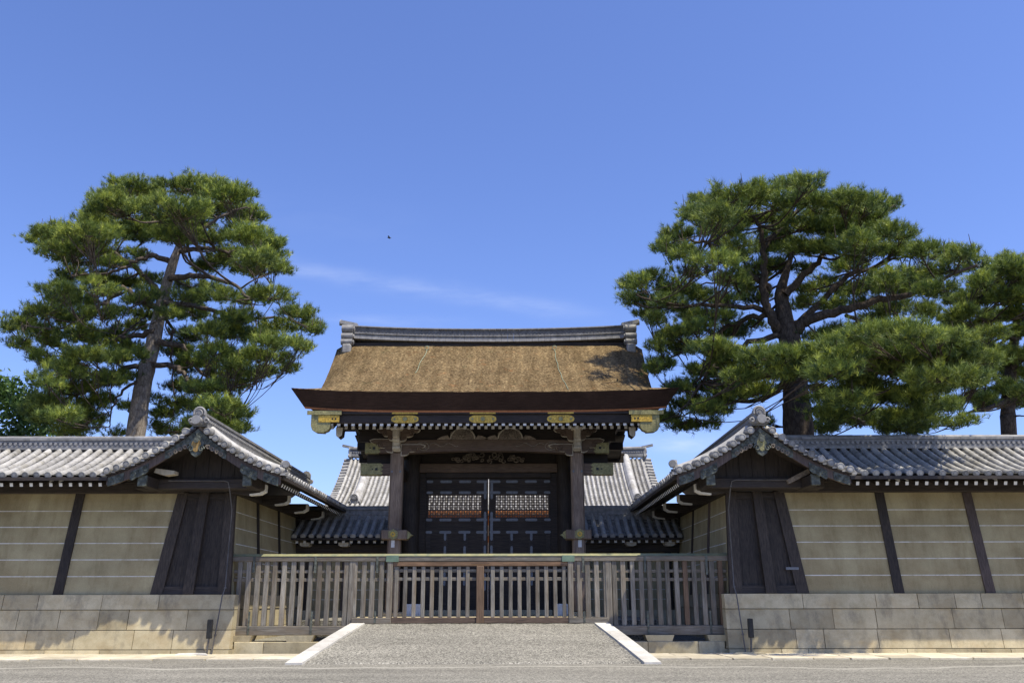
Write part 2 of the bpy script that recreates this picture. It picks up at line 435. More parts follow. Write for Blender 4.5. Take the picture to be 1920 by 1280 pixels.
# ------------------------------------------------------------------ setting: ground
g = MB()
xs = [-2500, -120, -40, 0, 40, 120, 2500]; ys = [-400, 0, 15, 30, 45, 90, 300, 4000]
g.add([(x, y, 0) for y in ys for x in xs], [(j * 7 + i, j * 7 + i + 1, (j + 1) * 7 + i + 1, (j + 1) * 7 + i) for j in range(7) for i in range(6)])
tag(g.build('ground', M['gravel']), kind='structure')

def ramp_half(t):      # half width of the gravel ramp between its kerbs
    return 4.50 + (3.62 - 4.50) * t
def ramp_z(t): return 0.02 + 0.88 * (1.06 * t - 0.06 * t * t)
g = MB(); rows = []; gr = random.Random(3)
for j in range(81):
    t = j / 80; y = 24.6 + 4.45 * t; h = ramp_half(t)
    q = [(h * k / 12, y, ramp_z(t) - (0.05 if j == 0 else 0) + 0.010 * math.sin(k * 2.1 + j * .35)) for k in range(-12, 13)]
    ed = lambda sg: [(sg * (h + o), y, ramp_z(t) + (.046 if o < .04 else .03) + gr.uniform(-.028, .022) - o * .12) for o in (.02, .07, .12, .17)]
    rows.append(ed(-1)[::-1] + q + ed(1))
g.strip(rows)
g.box(-3.6, 3.6, 29.05, 29.4, 0.3, 0.888)
tag(g.build('ramp', M['gravel']), kind='structure')
g = MB()
g.box(-7.55, 7.55, 29.45, 47, -0.2, 0.36)
g.box(-5.9, 5.9, 30.1, 47, 0.36, 0.98)
tag(g.build('inner_court_ground', M['gravel']), kind='structure')
rng = random.Random(5)
for s in (-1, 1):
    g = MB(s)
    y0, y1 = 26.15, 28.52
    x = 5.25
    for (a, b) in ((y0, 27.2), (27.22, y1)):
        x = 4.75 if a > 27 else 5.0
        while x < 34:
            w = rng.uniform(0.9, 1.5)
            g.cbox(x, x + w - 0.035, a + rng.uniform(-.05, .05) * (a == y0), b, -0.1, 0.045 + rng.uniform(0, .012), 0.012, 0, rng.random())
            x += w
    tag(g.build('pavement', M['paving']), kind='structure')

# ------------------------------------------------------------------ tiled roofs
def sweep_profile(H, W, c=0.3):
    return lambda d: -H * ((1 + c) * (d / W) - c * (d / W) ** 2)
def tile_slope(mb, ridge, along, out, prof, rows, rad=0.10, seg=0.36, lift=0.0, trng=None, pans=True, cap_r=1.10, capm=0):
    """Barrel-and-pan tiling. ridge: point on the ridge line; along, out: unit vectors; rows: (u, d0, d1, capped)."""
    Rg, A, O = Vector(ridge), Vector(along), Vector(out)
    trng = trng or random.Random(1)
    P = lambda u, d, h=0.0: Rg + A * u + O * d + Vector((0, 0, prof(d) + h))
    for (u, d0, d1, capped) in rows:
        if d1 - d0 < 0.12: continue
        u += trng.uniform(-.014, .014); d1 += trng.uniform(-.015, .015) if capped else 0
        n = max(1, round((d1 - d0) / seg)); tv = trng.uniform(0.55, 0.85)
        for i in range(n):
            a, b = d0 + (d1 - d0) * i / n, d0 + (d1 - d0) * (i + 1) / n
            ring = []; ju, jr = trng.uniform(-.006, .006), trng.uniform(.97, 1.03)
            for d, r in ((a, rad * 0.965), (b - 0.015, rad * 1.0), (b, rad * 0.99)):
                r *= jr; c = P(u + ju, d, lift); t = (P(u, d + 0.02) - P(u, d - 0.02)).normalized(); nn = A.cross(t)
                if nn.z < 0: nn = -nn
                ring.append([c + A * (math.cos(k) * r) + nn * (math.sin(k) * r * 1.05) for k in (0, .52, 1.05, 1.57, 2.09, 2.62, 3.14159)])
            mb.strip(ring, 0, True, min(1, max(0, tv + trng.uniform(-.10, .10))))
        if capped:
            c = P(u, d1, lift + rad * 0.15); t = (P(u, d1) - P(u, d1 - 0.1)).normalized()
            r = rad * cap_r
            mb.disc(c - t * 0.03, t, r, 0.05, 14, capm, tv)
            mb.tube([c + t * 0.02, c + t * 0.035], [r, r * .86], 14, capm, False, False, tv * .8)
            mb.disc(c + t * 0.02, t, r * .42, 0.018, 8, capm, tv)
    if pans:
        for (ra, rb) in zip(rows[:-1], rows[1:]):
            ua, ub = ra[0], rb[0]; d0 = max(ra[1], rb[1]); d1 = max(ra[2], rb[2])
            if d1 - d0 < 0.1: continue
            n = max(1, round((d1 - d0) / 0.24)); pts = []
            tvs = trng.uniform(.02, .22)  # pans darker than barrels: dirt, plus groove shade put into the tint
            for i in range(n):
                a, b = d0 + (d1 - d0) * i / n, d0 + (d1 - d0) * (i + 1) / n
                for d, h in ((a, -0.005), (b, 0.032)):
                    pts.append([P(ua + (ub - ua) * q, d, lift + h - 0.030 * math.sin(q * math.pi)) for q in (0, .25, .5, .75, 1)])
            mb.strip(pts, 0, False, tvs)
    return P

def under_slope(mb, P, u0, u1, d0, d1, thick=0.09, drop=0.05, n=6, m=0, dmax=None):
    """timber boarding under the tiles"""
    top, bot = [], []
    for i in range(n + 1):
        d = d0 + (d1 - d0) * i / n
        top.append([P(u0, d, -drop), P(u1, d, -drop)]); bot.append([P(u0, d, -drop - thick), P(u1, d, -drop - thick)])
    mb.strip(top, m, False); mb.strip(bot, m, False)
    mb.add([top[-1][0], top[-1][1], bot[-1][1], bot[-1][0]], [(0, 1, 2, 3)], m)
    for k in (0, 1):
        mb.strip([[t[k], b[k]] for t, b in zip(top, bot)], m, False)

def ridge_stack(mb, p, q, w, h, r, courses=5, trng=None, curve=0.0):
    """stacked ridge tiles with a round tile along the top"""
    p, q = Vector(p), Vector(q); trng = trng or random.Random(2)
    L = (q - p).length; n = max(4, round(L / 0.9)); d = (q - p) / L; x = d.cross(Vector((0, 0, 1)))
    up = lambda t: Vector((0, 0, curve * (2 * t - 1) ** 2))
    for i in range(n):
        t0, t1 = i / n, (i + 1) / n
        a, b = p + (q - p) * t0 + up(t0), p + (q - p) * t1 + up(t1)
        for k in range(courses):
            z0, z1 = h * k / courses, h * (k + 1) / courses
            ww = w * (1.28 if k in (0, courses - 1) else (1.05 if k % 2 else 0.92)) / 2
            zz0, zz1 = Vector((0, 0, z0)), Vector((0, 0, z1 - 0.004))
            e = d * 0.004
            mb.hexa([a - x * ww + zz0 + e, a + x * ww + zz0 + e, b + x * ww + zz0 - e, b - x * ww + zz0 - e, a - x * ww + zz1 + e, a + x * ww + zz1 + e, b + x * ww + zz1 - e, b - x * ww + zz1 - e], 0, trng.uniform(.3, .75))
        mb.tube([a + Vector((0, 0, h)), b - d * .02 + Vector((0, 0, h)), b + Vector((0, 0, h - .01))], [r * .97, r * 1.03, r], 10, 0, True, True, trng.uniform(.45, .9))
    # row of small arched tiles in the middle course
    m = round(L / 0.17)
    for sgn in (-1, 1):
        for i in range(m):
            t = (i + .5) / m; c = p + (q - p) * t + up(t) + x * sgn * w * .5 + Vector((0, 0, h * .5))
            mb.tube([c - x * sgn * .02, c + x * sgn * .035], [.062, .05], 8, 0, False, True, .75)

def demon_tile(mb, c, face, w, h, disc=True):
    """scrolled ridge-end tile standing at c and facing the horizontal unit vector face"""
    c, f = Vector(c), Vector(face).normalized(); x = Vector((0, 0, 1)).cross(f)
    out = []
    for a, b in ((-.52, 0), (-.66, .12), (-.56, .30), (-.44, .30), (-.40, .52), (-.36, .74), (-.22, .92), (0, 1.0), (.22, .92), (.36, .74), (.40, .52), (.44, .30), (.56, .30), (.66, .12), (.52, 0)):
        out.append(c + x * (a * w) + Vector((0, 0, b * h)))
    mb.prism(out, -f * (.16 * w + .05), 0, .6)
    for sx in (-1, 1):
        sp = [c + f * .02 + x * (sx * w * (.46 + .16 * math.cos(a) * (1 - a / 9))) + Vector((0, 0, h * (.17 + .17 * math.sin(a) * (1 - a / 9)))) for a in [k * .7 for k in range(10)]]
        mb.tube(sp, .05 * w + .01, 6, 0, True, True, .75)
    arch = [c + f * .02 + x * (math.cos(a) * w * .34) + Vector((0, 0, h * (.62 + .32 * math.sin(a)))) for a in [math.pi * k / 10 for k in range(-1, 12)]]
    mb.tube(arch, .055 * w + .01, 6, 0, True, True, .8)
    if disc:
        k = c + Vector((0, 0, h * .62))
        mb.disc(k - f * .02, f, w * .24, .10, 16, 0, .75)
        mb.tube([k + f * .08, k + f * .10], [w * .24, w * .2], 16, 0, False, False, .5)
        mb.disc(k + f * .07, f, w * .10, .03, 10, 0, .6)

# ------------------------------------------------------------------ plastered precinct walls
RX, RY, RZ, HW, DROP = 8.78, 29.80, 6.90, 2.65, 1.50     # ridge lines, ridge height, half width, fall to the eave
prof = sweep_profile(DROP, HW, 0.5)
RZF = 6.56                                               # the front wall's lower ridge
prof_f = sweep_profile(1.24, HW, 0.32)
XEND, YEND = 27.0, 42.0
ST = 1.80   # top of the stone base

def wall_stone(mb, rng):
    def course(z0, z1, y_of, x0, x1, side):
        x = x0
        while x < x1:
            w = min(rng.uniform(0.8, 2.5), x1 - x); 
            if x1 - x - w < .5: w = x1 - x
            k = rng.uniform(-.10, .10)
            y0, y1 = y_of(z0), y_of(z1); e = rng.uniform(-.008, .008)
            g = 0.009
            if side == 'front':
                mb.hexa([(x + g, y0 + e, z0 + g), (x + w - g, y0 + e, z0 + g), (x + w - g, 31.6, z0 + g), (x + g, 31.6, z0 + g), (x + g, y1 + e, z1 - g), (x + w - g, y1 + e, z1 - g), (x + w - g, 31.6, z1 - g), (x + g, 31.6, z1 - g)], 0, rng.random())
            else:
                mb.hexa([(y0 + e, x + g, z0 + g), (10.4, x + g, z0 + g), (10.4, x + w - g, z0 + g), (y0 + e, x + w - g, z0 + g), (y1 + e, x + g, z1 - g), (10.4, x + g, z1 - g), (10.4, x + w - g, z1 - g), (y1 + e, x + w - g, z1 - g)], 0, rng.random())
            x += w
    zs = [(-.15, .17), (.17, .74), (.74, 1.34), (1.34, ST)]
    for z0, z1 in zs:
        pro = 0.03 if z1 == ST else (0.05 if z0 < 0 else 0)
        course(z0, z1, lambda z: 28.53 + .22 * z / ST - pro, 7.66, XEND, 'front')
        course(z0, z1, lambda z: 7.66 + .06 * z / ST - pro, 28.75, YEND, 'side')

def build_wall(s):
    side = 'left' if s < 0 else 'right'
    rng = random.Random(11 + s)
    T = thing('precinct_wall', (s * RX, RY, 0),
              'ochre plastered wall with white lines, sunlit tile roof and stone base, left of the gate' if s < 0 else
              'ochre plastered wall right of the gate, its tile roof dappled by pine shade', 'wall')
    b = MB(s); wall_stone(b, rng); b.build('stone_base', M['stone'], T)
    # plaster body, battered faces
    b = MB(s)
    zt = 5.02
    y_f = lambda z: 28.81 + .37 * (z - ST) / (zt - ST)
    x_i = lambda z: 7.86 + .28 * (z - ST) / (zt - ST)
    xe0, xe1 = 9.85, 10.3
    b.hexa([(10.2, y_f(ST), ST), (XEND, y_f(ST), ST), (XEND, 32.4, ST), (10.2, 32.4, ST), (9.8, y_f(zt), zt), (XEND, y_f(zt), zt), (XEND, 31.9, zt), (9.8, 31.9, zt)], 0)
    b.hexa([(x_i(ST), 29.15, ST), (10.2, 29.15, ST), (10.2, YEND, ST), (x_i(ST), YEND, ST), (x_i(zt), 29.45, zt), (9.9, 29.45, zt), (9.9, YEND, zt), (x_i(zt), YEND, zt)], 0)
    for k in range(1, 6):       # five white lines
        z = ST + (zt - .12 - ST) * k / 6 + .02
        b.hexa([(10.15 - .45 * k / 6, y_f(z) - .004, z), (XEND, y_f(z) - .004, z), (XEND, y_f(z) + .05, z), (10.15 - .45 * k / 6, y_f(z) + .05, z)] +
               [(10.15 - .45 * k / 6, y_f(z + .028) - .004, z + .028), (XEND, y_f(z + .028) - .004, z + .028), (XEND, y_f(z) + .05, z + .028), (10.15 - .45 * k / 6, y_f(z) + .05, z + .028)], 1)
        b.hexa([(x_i(z) - .004, 29.4, z), (x_i(z) + .05, 29.4, z), (x_i(z) + .05, YEND, z), (x_i(z) - .004, YEND, z),
                (x_i(z + .028) - .004, 29.4, z + .028), (x_i(z) + .05, 29.4, z + .028), (x_i(z) + .05, YEND, z + .028), (x_i(z + .028) - .004, YEND, z + .028)], 1)
    b.build('plaster_panel', [M['plaster'], M['line']], T)
    # posts of the front face, battered with it
    px = {-1: [13.15, 16.05, 18.95, 21.85, 24.75], 1: [13.08, 15.95, 18.85, 21.75, 24.65]}[s]
    for i, x in enumerate(px):
        b = MB(s); w = .155
        x0 = x + .12
        b.hexa([(x0 - w, y_f(ST) - .05, ST), (x0 + w, y_f(ST) - .05, ST), (x0 + w, y_f(ST) + .2, ST), (x0 - w, y_f(ST) + .2, ST), (x - w * .95, y_f(zt) - .05, zt), (x + w * .95, y_f(zt) - .05, zt), (x + w * .95, y_f(zt) + .2, zt), (x - w * .95, y_f(zt) + .2, zt)], 0, rng.random())
        b.build('post', M['brown_post'] if (s == 1 and i == 1) else M['dark_wood_z'], T, 'post worn to a paler brown' if (s == 1 and i == 1) else None)
    for i, y in enumerate((32.0, 34.95, 37.9, 40.8)):
        b = MB(s); w = .12
        b.hexa([(x_i(ST) - .04, y - w, ST), (x_i(ST) + .2, y - w, ST), (x_i(ST) + .2, y + w, ST), (x_i(ST) - .04, y + w, ST), (x_i(zt) - .04, y - w, zt), (x_i(zt) + .2, y - w, zt), (x_i(zt) + .2, y + w, zt), (x_i(zt) - .04, y + w, zt)], 0, rng.random())
        b.build('post', M['brown_post'] if (s == 1 and i == 0) else M['dark_wood_z'], T)
    # head beams
    b = MB(s)
    b.cbox(9.7, XEND, 28.98, 29.5, 4.98, 5.32, .02)
    b.cbox(7.95, 8.4, 29.3, YEND, 4.96, 5.30, .02)
    b.build('head_beam', M['dark_wood_x'], T)
    b = MB(s)
    b.cbox(7.0, 11.0, 28.25, 28.95, 5.02, 5.36, .03)
    b.build('gable_beam', M['dark_wood_x'], T)
    # boarded end of the side wall, framed by leaning posts
    b = MB(s)
    b.hexa([(7.96, 28.90, ST), (10.2, 28.90, ST), (10.2, 29.05, ST), (7.96, 29.0, ST), (8.2, 29.20, 5.03), (9.75, 29.20, 5.03), (9.75, 29.4, 5.03), (8.2, 29.4, 5.03)], 0)
    yy = lambda z: 28.84 + .34 * (z - ST) / (5.03 - ST)
    for k in range(9):
        t = k / 8
        xa, xb = 8.1 + (10.05 - 8.1) * t, 8.3 + (9.65 - 8.3) * t
        b.hexa([(xa - .012, yy(ST) + .045, ST), (xa + .012, yy(ST) + .045, ST), (xa + .012, 28.95, ST), (xa - .012, 28.95, ST), (xb - .012, yy(5.0) + .045, 5.0), (xb + .012, yy(5.0) + .045, 5.0), (xb + .012, 29.35, 5.0), (xb - .012, 29.35, 5.0)], 0, .1)
    b.build('end_boarding', M['dark_wood_z'], T)
    for (xb_, xt_, w, pro) in ((10.18, 9.78, .19, .06), (9.16, 9.05, .165, .14), (8.06, 8.22, .19, .06)):
        b = MB(s)
        b.hexa([(xb_ - w, yy(ST) - pro, ST), (xb_ + w, yy(ST) - pro, ST), (xb_ + w, yy(ST) + .1, ST), (xb_ - w, yy(ST) + .1, ST), (xt_ - w * .9, yy(5.02) - pro, 5.02), (xt_ + w * .9, yy(5.02) - pro, 5.02), (xt_ + w * .9, yy(5.02) + .1, 5.02), (xt_ - w * .9, yy(5.02) + .1, 5.02)], 0, rng.uniform(.5, 1))
        b.build('end_post', M['dark_wood_z'], T)
    b = MB(s)
    for (z, h) in ((ST, .24), (4.78, .2)):
        x0 = 8.1 + .16 * (z - ST) / 3.2; x1 = 10.1 - .4 * (z - ST) / 3.2
        b.hexa([(x0, yy(z) - .03, z), (x1, yy(z) - .03, z), (x1, yy(z) + .1, z), (x0, yy(z) + .1, z), (x0, yy(z + h) - .03, z + h), (x1, yy(z + h) - .03, z + h), (x1, yy(z + h) + .1, z + h), (x0, yy(z + h) + .1, z + h)], 0, .5)
    b.build('end_rail', M['dark_wood_x'], T)
    if s == 1:
        b = MB(s); b.box(9.72, 10.12, yy(2.6) - .09, yy(2.6) - .055, 2.52, 2.60); b.build('metal_strap', M['iron'], T)
    # ---------------- roof
    b = MB(s); tr = random.Random(21 + s)
    rows_f = []
    def clip(u, zt_, zo):        # how far down a row shows before the crossing roof covers it
        if u >= HW: return HW
        d = .10
        while d < HW and zt_(d) >= zo(u) - .02: d += .02
        return min(d, HW)
    z_f, z_s = (lambda d: RZF + prof_f(d)), (lambda d: RZ + prof(d))
    x = .34
    while x < XEND - RX:
        d1 = clip(x, z_f, z_s); rows_f.append((x, .12, d1, d1 >= HW)); x += .345
    P_f = tile_slope(b, (RX, RY, RZF), (1, 0, 0), (0, -1, 0), prof_f, rows_f, .098, trng=tr)
    P_b = tile_slope(b, (RX, RY, RZF), (1, 0, 0), (0, 1, 0), prof_f, [(u, a, d1, c) for (u, a, d1, c) in rows_f], .098, trng=tr)
    YV = RY - HW - .09                    # gable verge
    rows_in, rows_out = [], []
    y = YV + .52
    while y < YEND:
        rows_in.append((y - RY, .12, HW, True))
        d1 = clip(abs(y - RY), z_s, z_f); rows_out.append((y - RY, .12, d1, d1 >= HW)); y += .345
    P_i = tile_slope(b, (RX, RY, RZ), (0, 1, 0), (-1, 0, 0), prof, rows_in, .098, trng=tr)
    P_o = tile_slope(b, (RX, RY, RZ), (0, 1, 0), (1, 0, 0), prof, rows_out, .098, trng=tr)
    # verge: short barrels lying along the wall axis with round ends to the front
    for P in (P_i, P_o):
        k = 0
        d = .34
        while d < HW - .02:
            c = P(YV - RY - .02, d, .03); e = P(YV - RY + .46, d, .10)
            tv = tr.uniform(.35, .75)
            b.tube([c, e], [.112, .10], 12, 0, True, False, tv)
            b.disc(c + Vector((0, -.02, 0)), (0, -1, 0), .113, .035, 16, 0, tv)
            b.tube([c + Vector((0, -.055, 0)), c + Vector((0, -.072, 0))], [.113, .092], 16, 0, False, False, tv * .7)
            b.disc(c + Vector((0, -.05, 0)), (0, -1, 0), .055, .015, 8, 0, tv)
            f0, f1 = P(YV - RY + .02, d + .135, -.015), P(YV - RY + .46, d + .135, .05)
            b.beam(f0, f1, .17, .05, 0, tint=.7 * tv)
            b.beam(f0 + Vector((0, -.015, -.04)), f1 + Vector((0, 0, -.04)), .15, .04, 0, tint=.9)
            d += .285; k += 1
        pts = [P(YV - RY + .50, d, .11) for d in [.25 + (HW - .25) * i / 12 for i in range(13)]]
        b.tube(pts, .135, 10, 0, True, True, .8)
        # board under the verge barrels
        tp = [P(YV - RY + .04, .05 + (HW - .02) * i / 10, -.05) for i in range(11)]
        b.strip([[p, p + Vector((0, .75, 0))] for p in tp], 1, False)
        b.strip([[p, p + Vector((0, 0, -.07))] for p in tp], 1, False)
    roof = b.build('roof', [M['tile'], M['dark_wood_x']], T)
    # boarding under the tiles
    b = MB(s)
    under_slope(b, P_f, HW, XEND - RX, .1, HW + .02, .10, .06)
    under_slope(b, P_b, HW, XEND - RX, .1, HW + .02, .10, .06)
    under_slope(b, P_i, YV - RY + .4, YEND - RY, .1, HW + .02, .10, .06)
    under_slope(b, P_o, HW, YEND - RY, .1, HW + .02, .10, .06)
    under_slope(b, P_o, YV - RY + .4, -.6, .1, HW * .95, .06, .10)
    b.build('eave_board', M['dark_wood_x'], roof)
    # ridges
    b = MB(s)
    ridge_stack(b, (RX + .3, RY, RZF - .05), (XEND, RY, RZF - .05), .34, .40, .10, 5, tr)
    b.build('ridge', M['ridge'], roof)
    b = MB(s)
    ridge_stack(b, (RX, YV + .15, RZ - .05), (RX, YEND, RZ - .05), .34, .40, .10, 5, tr)
    b.build('ridge', M['ridge'], roof)
    b = MB(s)
    demon_tile(b, (RX, YV + .08, RZ + .0), (0, -1, 0), .50, .56)
    b.tube([(RX, YV - .16, RZ + .10), (RX, YV + .3, RZ + .12)], .125, 14, 0, True, True, .8)
    b.disc((RX, YV - .16, RZ + .10), (0, -1, 0), .145, .04, 16, 0, .8)
    b.build('ridge_end_tile', M['ridge'], roof)
    b = MB(s)
    demon_tile(b, (RX, YEND + .1, RZ + .02), (0, 1, 0), .50, .62)
    b.build('ridge_end_tile', M['ridge'], roof)
    b = MB(s)
    e = P_i(YV - RY + .5, HW + .05, .10)
    demon_tile(b, e - Vector((0, 0, .08)), (-1, 0, 0), .36, .42)
    b.tube([e + Vector((-.06, -.1, .2)), e + Vector((-.06, -.2, .2))], .11, 14, 0, True, True, .5)
    b.build('corner_tile', M['ridge'], roof)
    # ---------------- rafters with white ends: one mesh each, copied along
    def rafter_run(name, base, axis, out, n, step, tip, inner):
        r = MB(s); o = Vector(out); p0 = Vector(base)
        a = p0 + o * inner[0] + Vector((0, 0, inner[1])); q = p0 + o * tip[0] + Vector((0, 0, tip[1]))
        r.beam(a, q, .095, .11, 0); dd = (q - a).normalized()
        r.beam(q + dd * .001, q + dd * .012, .095, .11, 1)
        first = r.build(name, [M['dark_wood_x'], M['white']], T)
        for k in range(1, n):
            dv = Vector(axis) * (step * k); dv.x *= s
            clone(first, T, dv)
    zt_ = lambda d: RZF + prof_f(d) - .30
    rafter_run('rafter', (RX + HW + .28, RY, 0), (1, 0, 0), (0, -1, 0), 50, .305, (HW - .20, zt_(HW - .20) - .03), (1.1, zt_(1.1) - .06))
    zt_ = lambda d: RZ + prof(d) - .33
    rafter_run('side_rafter', (RX, 28.3, 0), (0, 1, 0), (-1, 0, 0), 43, .305, (HW - .20, zt_(HW - .20) - .0), (1.0, zt_(1.0) - .06))
    # ---------------- gable front
    bd, sign = MB(s), 1
    for P in (P_i, P_o):
        up, lo = [], []
        for i in range(15):
            d = .0 + (HW + .02) * i / 14
            w = .27 + .07 * (i / 14) ** 2 - (.08 if i == 14 else 0)
            up.append(P(YV - RY + .12, d, -.11)); lo.append(P(YV - RY + .12, d, -.11 - w))
        fr = [[a, b_] for a, b_ in zip(up, lo)]
        bk = [[a + Vector((0, .09, 0)), b_ + Vector((0, .09, 0))] for a, b_ in zip(up, lo)]
        bd.strip(fr, 0, False); bd.strip(bk, 0, False)
        bd.strip([[l, l + Vector((0, .09, 0))] for l in lo], 0, False)
        bd.add([up[-1], lo[-1], lo[-1] + Vector((0, .09, 0)), up[-1] + Vector((0, .09, 0))], [(0, 1, 2, 3)])
    hafu = bd.build('bargeboard', M['brown_post'], T)
    def plate(P, d0, d1, z0, z1, wave=True):
        f = MB(s); n = 8; U, L = [], []
        for i in range(n + 1):
            d = d0 + (d1 - d0) * i / n
            e = .05 * abs(math.sin(i * math.pi / n * 3)) if wave else 0
            U.append(P(YV - RY + .085, d, -.13 - z0)); L.append(P(YV - RY + .085, d, -.13 - z1 - e))
        f.strip([[a, b_] for a, b_ in zip(U, L)], 0, False)
        f.strip([[a, a + Vector((0, .05, 0))] for a in L], 0, False)
        for p, q in ((U[0], L[0]), (U[-1], L[-1])):
            f.add([p, q, q + Vector((0, .05, 0)), p + Vector((0, .05, 0))], [(0, 1, 2, 3)])
        # raised scrollwork
        for j in range(max(2, round((d1 - d0) / .2))):
            d = d0 + (d1 - d0) * (j + .5) / max(2, round((d1 - d0) / .2)); c = P(YV - RY + .075, d, -.13 - (z0 + z1) / 2)
            f.tube([c + Vector((math.cos(a) * .09 * (1 - a / 14), 0, math.sin(a) * .09 * (1 - a / 14))) for a in [k * .6 for k in range(16)]], .012, 5, 0, True, True)
        f.build('copper_fitting', M['copper'], hafu)
    for P in (P_i, P_o):
        plate(P, 0.0, .95, .02, .25); plate(P, 1.42, 1.95, .10, .34); plate(P, 2.15, 2.62, .04, .30, False)
    # pendant at the apex
    b = MB(s); c = Vector((RX, YV + .06, RZ - .62))
    out = [(-.26, .12), (-.30, -.02), (-.20, -.12), (-.24, -.26), (-.16, -.40), (0, -.50), (.16, -.40), (.24, -.26), (.20, -.12), (.30, -.02), (.26, .12), (0, .36)]
    out = [(x * .8, z * .82) for x, z in out]
    b.prism([c + Vector((x, 0, z)) for x, z in out], (0, .08, 0), 0)
    b.prism([c + Vector((x * .62, -.02, z * .62 - .01)) for x, z in out], (0, .03, 0), 1)
    b.disc(c + Vector((0, -.02, .10)), (0, -1, 0), .085, .05, 6, 2)
    for sx in (-1, 1):
        b.tube([c + Vector((sx * (.16 + .10 * math.cos(a) * (1 - a / 10)), -.015, -.16 + .12 * math.sin(a) * (1 - a / 10))) for a in [k * .6 for k in range(14)]], .025, 6, 0)
        for j in range(4):      # carved foliage running out along the bargeboards
            q = c + Vector((sx * (.36 + .14 * j), .02, -.10 - .075 * j))
            b.tube([q + Vector((math.cos(a) * .075 * (1 - a / 12), 0, math.sin(a) * .075 * (1 - a / 12))) for a in [k * .7 for k in range(12)]], .022, 5, 3)
    b.build('gable_pendant', [M['copper'], M['dull_gold'] if s == 1 else M['pendant'], M['copper'], M['carving']], T)
    # recessed gable boarding
    b = MB(s)
    tri = [P_i(-1.40, d, -.16) for d in [HW * (1 - i / 8) for i in range(9)]] + [P_o(-1.40, d, -.16) for d in [HW * i / 8 for i in range(1, 9)]]
    b.prism(tri, (0, .08, 0), 0)
    for k in range(-4, 5):
        b.box(RX + k * .42 - .012, RX + k * .42 + .012, RY - 1.425, RY - 1.39, 5.35, RZ - .25 - abs(k) * .27, 0, .2)
    b.build('gable_board', M['dark_wood_z'], T)
    for sx in (-1, 1):      # purlin ends with copper caps
        b = MB(s); xx = RX + sx * 1.62; zz = RZ + prof(1.62) - .50
        b.cbox(xx - .13, xx + .13, YV + .22, 29.3, zz - .30, zz + .02, .012, 0)
        b.cbox(xx - .137, xx + .137, YV + .20, YV + .30, zz - .31, zz + .03, .012, 1)
        b.build('purlin', [M['dark_wood_x'], M['copper']], T)
    b = MB(s)      # curved bracket end beside the gable, pale painted
    xx, zz = RX + .95, 5.52
    b.prism([(xx - .1, 27.8, zz + .02), (xx + .5, 27.8, zz + .10), (xx + .55, 27.8, zz - .03), (xx + .2, 27.8, zz - .12), (xx - .1, 27.8, zz - .08)] if s < 0 else
            [(xx + .05, 28.1, zz - .25), (xx + .75, 28.1, zz + .10), (xx + .80, 28.1, zz - .05), (xx + .10, 28.1, zz - .38)], (0, .35, 0), 0)
    b.build('bracket_end', M['pale_wood'] if s < 0 else M['carving'], T)
    # carved bracket ends under the front eave at each post, white painted
    for i, x in enumerate(px):
        b = MB(s); z = 5.22; y = 27.72
        b.prism([(x - .10, y, z), (x - .10, y - .02, z + .12), (x + .10, y - .02, z + .12), (x + .10, y, z)], (0, .7, 0), 0)
        b.prism([(x - .22, y - .015, z - .03), (x - .22, y - .015, z + .05), (x - .05, y - .015, z + .11), (x + .34, y - .015, z + .13), (x + .26, y - .015, z + .02), (x + .40, y - .015, z - .02), (x + .30, y - .015, z - .06), (x - .10, y - .015, z - .07)], (0, .09, 0), 1)
        b.build('eave_bracket', [M['dark_wood_x'], M['white']], T)
    for y in (28.85, 32.0, 34.95, 37.9, 40.8):
        b = MB(s); x0 = 8.1; z = 4.98
        for (w, mm) in ((.11, 0), (.118, 1)):
            o = [(x0, z + .26), (x0 - 1.12, z + .26), (x0 - 1.12, z + .02), (x0 - .96, z - .07), (x0 - .5, z - .10), (x0, z - .02)] if mm == 0 else \
                [(x0 - 1.06, z + .24), (x0 - 1.135, z + .24), (x0 - 1.135, z + .01), (x0 - .97, z - .085), (x0 - .62, z - .11), (x0 - .62, z - .06), (x0 - .94, z - .02), (x0 - 1.06, z + .05)]
            b.prism([(a, y - w, c_) for a, c_ in o], (0, 2 * w, 0), mm)
        b.build('bracket_arm', [M['dark_wood_x'], M['white']], T)
    # conduit from the gable down to the ground
    b = MB(s)
    pts = [(9.95, 28.21, 5.28), (8.18, 28.21, 5.28), (8.04, 28.22, 5.24), (8.0, 28.26, 5.08), (7.98, 28.66, 4.4), (7.98, 28.66, 2.0), (8.02, 28.56, 1.75), (8.10, 28.46, .6), (8.14, 28.40, .02)]
    b.tube(pts, .019, 8, 0)
    for p in pts[3:8:2]: b.disc(Vector(p) - Vector((0, 0, .03)), (0, 0, 1), .042, .05, 8, 0)
    b.build('conduit', M['pipe'], T)
    return T
for s in (-1, 1): build_wall(s)

